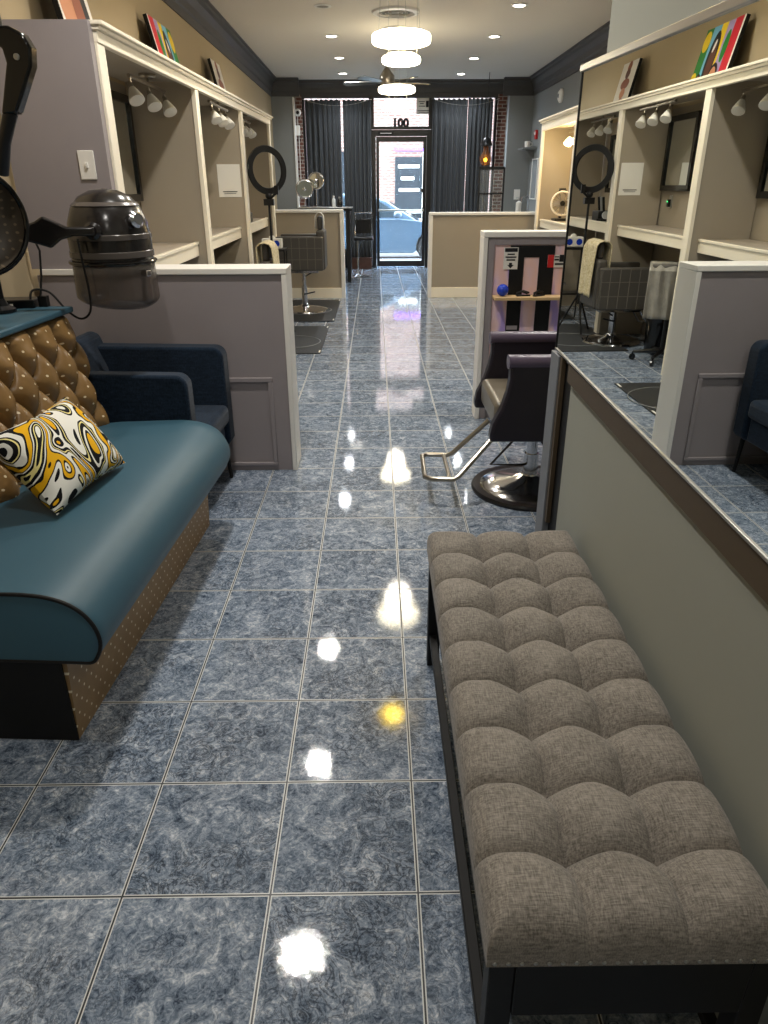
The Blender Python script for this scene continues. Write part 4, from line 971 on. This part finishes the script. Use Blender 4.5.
for s in (-1, 1): MB().tube([(s * .15, -.12, .60), (s * .155, .13, .62), (s * .15, .17, .72), (s * .14, .17, .9), (s * .15, .165, 1.03)], .011, 8).build('back_rail', 'chrome', bs)
MB().tube([(-.15, .165, 1.03), (.15, .165, 1.03)], .011, 8).tube([(-.145, .17, .9), (.145, .17, .9)], .008, 8).build('top_rail', 'chrome', bs)
MB().tube([(-.1, 0, .60), (-.1, 0, .06)], .016, 12).build('column', 'chrome', bs); MB().lathe([(.2, 0), (.2, .012), (.08, .04), (.03, .07)], 32, Matrix.Translation((-.1, 0, 0))).build('base_disc', 'chrome', bs)
# right front corner
hl = thing('hanging_lantern', 'black lantern with a brown glass bulb hanging before the right window', 'lantern', (1.90, 13.6, 1.76))
MB().tube([(0, 0, .42), (0, 0, 1.375)], .006, 8).build('cord', 'black', hl)
MB().lathe([(.02, .44), (.055, .42), (.10, .34), (.105, .30), (.04, .30)], 24).build('cap', 'black', hl)
M['amberglass'] = glass_mat('amber_glass', (120, 84, 56), .6, .1)
MB().lathe([(.045, .30), (.05, .22), (.10, .13), (.105, .08), (.07, .01), (.01, .0)], 24).build('glass_bulb', 'amberglass', hl)
MB().sphere((0, 0, .09), .03, 12, 8).build('filament', 'amber', hl)
rgd = thing('glass_guard', 'low glass guard panel with dark posts behind the right half wall', 'glass guard', (1.72, 11.5, 0))
for x in (-.19, .17): MB().box(x - .012, -.012, 0, x + .012, .012, 1.69).build('post', 'blackm', rgd, smooth=False)
MB().box(-.19, -.012, 1.66, .17, .012, 1.70).build('top_rail', 'blackm', rgd, smooth=False); MB().box(-.19, -.012, 1.33, .17, .012, 1.35).build('middle_rail', 'blackm', rgd, smooth=False)
MB().box(-.178, -.003, .8, .158, .003, 1.66).build('pane', 'glass', rgd, smooth=False)
shf = thing('wall_shelf', 'small grey floating shelf on the right wall near the front', 'shelf', (2.80, 14.0, 2.02))
MB().box(-.24, -.25, 0, -.0, .25, .025).build('board', 'bluegrey', shf, bev=.003); MB().prism([(0, 0), (-.16, 0), (0, -.14)], lambda u, v, w: (u, w, v), -.01, .01).build('bracket', 'bluegrey', shf)
mg = thing('mug', 'white mug on the small grey wall shelf', 'mug', (2.66, 13.9, 2.045))
MB().lathe([(.035, 0), (.045, .01), (.05, .10), (.044, .10), (.038, .015)], 24).build('cup', 'white', mg); MB().tube([(.045, 0, .02), (.08, 0, .035), (.08, 0, .07), (.047, 0, .08)], .007).build('handle', 'white', mg)
o = thing('alarm_box', 'small red alarm box on the right wall above the shelf', 'alarm', (2.80, 13.8, 2.17)); MB().box(-.04, -.05, 0, 0, .05, .14).build('case', 'red', o, bev=.008); MB().lathe([(.03, 0), (.02, .015), (.002, .018)], 16, Matrix.Translation((-.04, 0, .09)) @ rot_to((-1, 0, 0))).build('strobe', 'white', o)
o = thing('framed_board', 'white framed narrow board on the right wall below the shelf', 'board', (2.80, 13.75, 1.22)); MB().box(-.02, -.25, 0, 0, .25, .02).box(-.02, -.25, .63, 0, .25, .65).box(-.02, -.25, .02, 0, -.22, .63).box(-.02, .22, .02, 0, .25, .63).build('frame', 'white', o, bev=.003); MB().box(-.01, -.22, .02, 0, .22, .63).build('face', 'bluegrey', o, smooth=False)
o = thing('power_outlet', 'white outlet plate on the right pilaster', 'outlet', (2.61, 14.32, 1.21)); MB().box(-.055, -.008, 0, .055, 0, .17).build('plate', 'white', o, bev=.003); MB().box(-.015, -.012, .09, .015, -.008, .13).box(-.015, -.012, .035, .015, -.008, .075).build('sockets', 'paper', o, smooth=False)
o = thing('motion_sensor', 'round white sensor high on the right wall under the crown moulding', 'sensor', (2.80, 12.2, 2.66)); MB().lathe([(.095, 0), (.095, .03), (.06, .055)], 28, rot_to((-1, 0, 0))).build('housing', 'white', o); MB().lathe([(.035, .051), (.02, .065), (.002, .068)], 20, rot_to((-1, 0, 0))).build('lens', 'postgrey', o)
ctf = thing('wash_counter', 'glass topped counter behind the right half wall', 'counter', (2.35, 12.55, 0))
MB().box(-.45, -.3, 0, .42, .3, 1.03).build('cabinet', 'bluegrey', ctf, bev=.004); MB().box(-.47, -.32, 1.03, .44, .32, 1.05).build('counter_top', 'glass', ctf, smooth=False)
sd = thing('soap_dispenser', 'white pump bottle on the glass topped counter', 'soap dispenser', (2.31, 12.45, 1.05)); MB().lathe([(.04, 0), (.045, .01), (.045, .15), (.015, .17)], 20).build('bottle_body', 'white', sd); MB().tube([(0, 0, .17), (0, 0, .22), (-.05, 0, .215)], .008).build('pump', 'silver', sd)
fc = thing('faucet', 'chrome gooseneck faucet on the glass topped counter', 'faucet', (2.50, 12.62, 1.05)); MB().tube([(0, 0, 0), (0, 0, .18)] + [(-.06 + .06 * cos(a), 0, .18 + .06 * sin(a)) for a in (0.5, 1, 1.57, 2.1, 2.7)] + [(-.12, 0, .14)], .012, 10).build('spout', 'chrome', fc); MB().lathe([(.03, 0), (.03, .015)], 20).build('base', 'chrome', fc)
tf = thing('desk_fan', 'round cream desk fan with dark hub on the right station counter', 'fan', (2.36, 9.75, 1.042), .12)
RT = Matrix.Translation((0, 0, .20)) @ rot_to((-.25, -1, .08))
MB().torus((0, 0, .20), .135, .014, rot_to((-.25, -1, .08)), 40, 8).build('guard_ring', 'cream', tf)
g = MB()
for k in range(16):
    a = 2 * pi * k / 16; g.tube([tuple(RT @ Vector((.03 * cos(a), .03 * sin(a), .03))), tuple(RT @ Vector((.132 * cos(a), .132 * sin(a), .012)))], .0025, 6)
g.build('guard_wires', 'nickel', tf)
MB().lathe([(.002, .035), (.025, .035), (.032, .02), (.032, -.02)], 20, RT).build('hub', 'blackgloss', tf)
for k in range(4):
    MB().box(.02, -.035, -.003, .12, .035, .003, RT @ Matrix.Rotation(k * pi / 2, 4, 'Z') @ Matrix.Rotation(.4, 4, 'X')).build('blade', 'greige', tf)
MB().lathe([(.132, -.02), (.10, -.06), (.03, -.075), (.002, -.076)], 32, RT, cap=False).build('rear_housing', 'cream', tf)
MB().box(-.10, -.06, 0, .10, .10, .03).tube([(0, .04, .03), (0, .06, .08)], .02).build('base', 'black', tf, bev=.01)
tag(MB().tube([(0, 0, 0), (.0, .02, .02), (.08, .02, .02), (.08, 0, 0)], .012, 10).build('fan_handle', 'black', tf, loc=(-.04, .02, .345)))

# ================================================================== OUTSIDE
struct('ground', MB().box(-30, 14.86, -.16, 30, 16.6, -.02).build and B(-30, 14.87, -.16, 30, 16.7, -.02), 'pave', label='pale pavement outside the door', cat='pavement', smooth=False)
struct('ground_road', B(-30, 16.7, -.30, 30, 21.6, -.15), 'asphalt', label='grey street beyond the pavement', cat='road', smooth=False)
struct('ground_far', B(-30, 21.6, -.3, 30, 24.0, -.02), 'pave', label='pavement across the street', cat='pavement', smooth=False)
bd = thing('brick_building', 'pale brick shop building across the street', 'building', (1, 24, -.02))
MB().box(-16, 0, 0, 16, 6, 9).build('facade', 'extbrick', bd, smooth=False)
sw = MB().box(-.38, -.04, .35, .45, 0, 2.25).build('shop_window', 'shopdark', bd, smooth=False)
wl = MB()
for k, (a, b, z) in enumerate(((-.28, .35, 1.95), (-.2, .2, 1.62), (-.26, .36, 1.3))): wl.box(a, -.05, z, b, -.04, z + .09)
wl.build('window_lettering', 'paper', sw, smooth=False)
MB().box(.62, -.05, 0, 1.5, 0, 2.25).build('shop_door', 'shopdark', bd, smooth=False); MB().box(.45, -.06, 0, .62, 0, 2.4).build('door_post', 'paper', bd, smooth=False)
MB().box(-.4, -.08, 2.42, 1.6, -.02, 2.47).build('light_strip', 'neon', bd, smooth=False)
MB().box(-.5, -.3, .45, .6, -.22, .52).box(-.5, -.3, .7, .6, -.22, .77).box(-.45, -.3, 0, -.4, -.22, .8).box(.5, -.3, 0, .55, -.22, .8).build('railing', 'paper', bd, smooth=False)
for x in (-6, -3.4, 4.2, 7): MB().box(x, -.05, .5, x + 1.6, 0, 2.4).build('shop_window', 'shopdark', bd, smooth=False)

cr = thing('car', 'silver blue car parked in the street outside the glass door', 'car', (0, 17.0, -.15))
body = [(-2.25, .32), (-2.28, .62), (-2.20, .86), (-1.55, .94), (.55, .93), (1.05, .88), (1.75, .78), (2.12, .62), (2.2, .42), (2.12, .26), (1.62, .24)] + [(1.28 + .37 * cos(a), .33 + .37 * sin(a)) for a in [math.radians(d) for d in range(-10, 191, 20)]] + [(.85, .22), (-1.0, .22)] + [(-1.42 + .37 * cos(a), .33 + .37 * sin(a)) for a in [math.radians(d) for d in range(-10, 191, 20)]] + [(-1.85, .26)]
MB().prism(body, lambda u, v, w: (u, w, v), .0, 1.75).build('car_body', 'carpaint', cr, bev=.05, segs=3)
cab = [(-1.9, .90), (-1.45, 1.30), (-.9, 1.44), (-.25, 1.44), (.25, 1.30), (.95, .88)]
def cabf(u, v, w): k = (v - .88) / .56 * .16; return (u, (w + k) if w < .8 else (w - k), v)
MB().prism(cab, cabf, .06, 1.69).build('cabin', 'carpaint', cr, bev=.03, segs=3)
for P in ([(-1.35, .97), (-1.2, 1.27), (-.75, 1.37), (-.5, 1.37), (-.5, .97)], [(-.42, .97), (-.42, 1.37), (-.25, 1.365), (.15, 1.26), (.62, .97)]):
    MB().prism(P, cabf, .045, .062).build('side_window', 'carglass', cr, smooth=False)
MB().hexa([(.32, .28, 1.275), (.32, 1.47, 1.275), (.93, 1.58, .90), (.93, .17, .90), (.34, .28, 1.285), (.34, 1.47, 1.285), (.96, 1.58, .91), (.96, .17, .91)]).build('windscreen', 'carglass', cr, smooth=False)
MB().box(-.40, -.012, .78, -.28, .002, .81).build('door_handle', 'silver', cr, bev=.003)
MB().sphere((.50, -.09, 1.02), .10, 16, 10, 1, .7, .75).build('side_mirror', 'carpaint', cr)
for x in (1.28, -1.42):
    for y, s in ((.02, -1), (1.73, 1)):
        wv = MB().lathe([(.20, -.09), (.31, -.09), (.33, -.06), (.33, .06), (.31, .09), (.20, .09)], 32, Matrix.Translation((x, y + .09 * -s, .33)) @ rot_to((0, s, 0))).build('wheel', 'tyre', cr)
        MB().lathe([(.002, .085), (.06, .088), (.19, .07), (.21, .09)], 24, Matrix.Translation((x, y + .09 * -s, .33)) @ rot_to((0, s, 0))).build('hubcap', 'silver', wv)
MB().box(2.02, .1, .58, 2.17, .45, .70).box(2.02, 1.3, .58, 2.17, 1.65, .70).build('headlight', 'cloudy', cr, bev=.02)
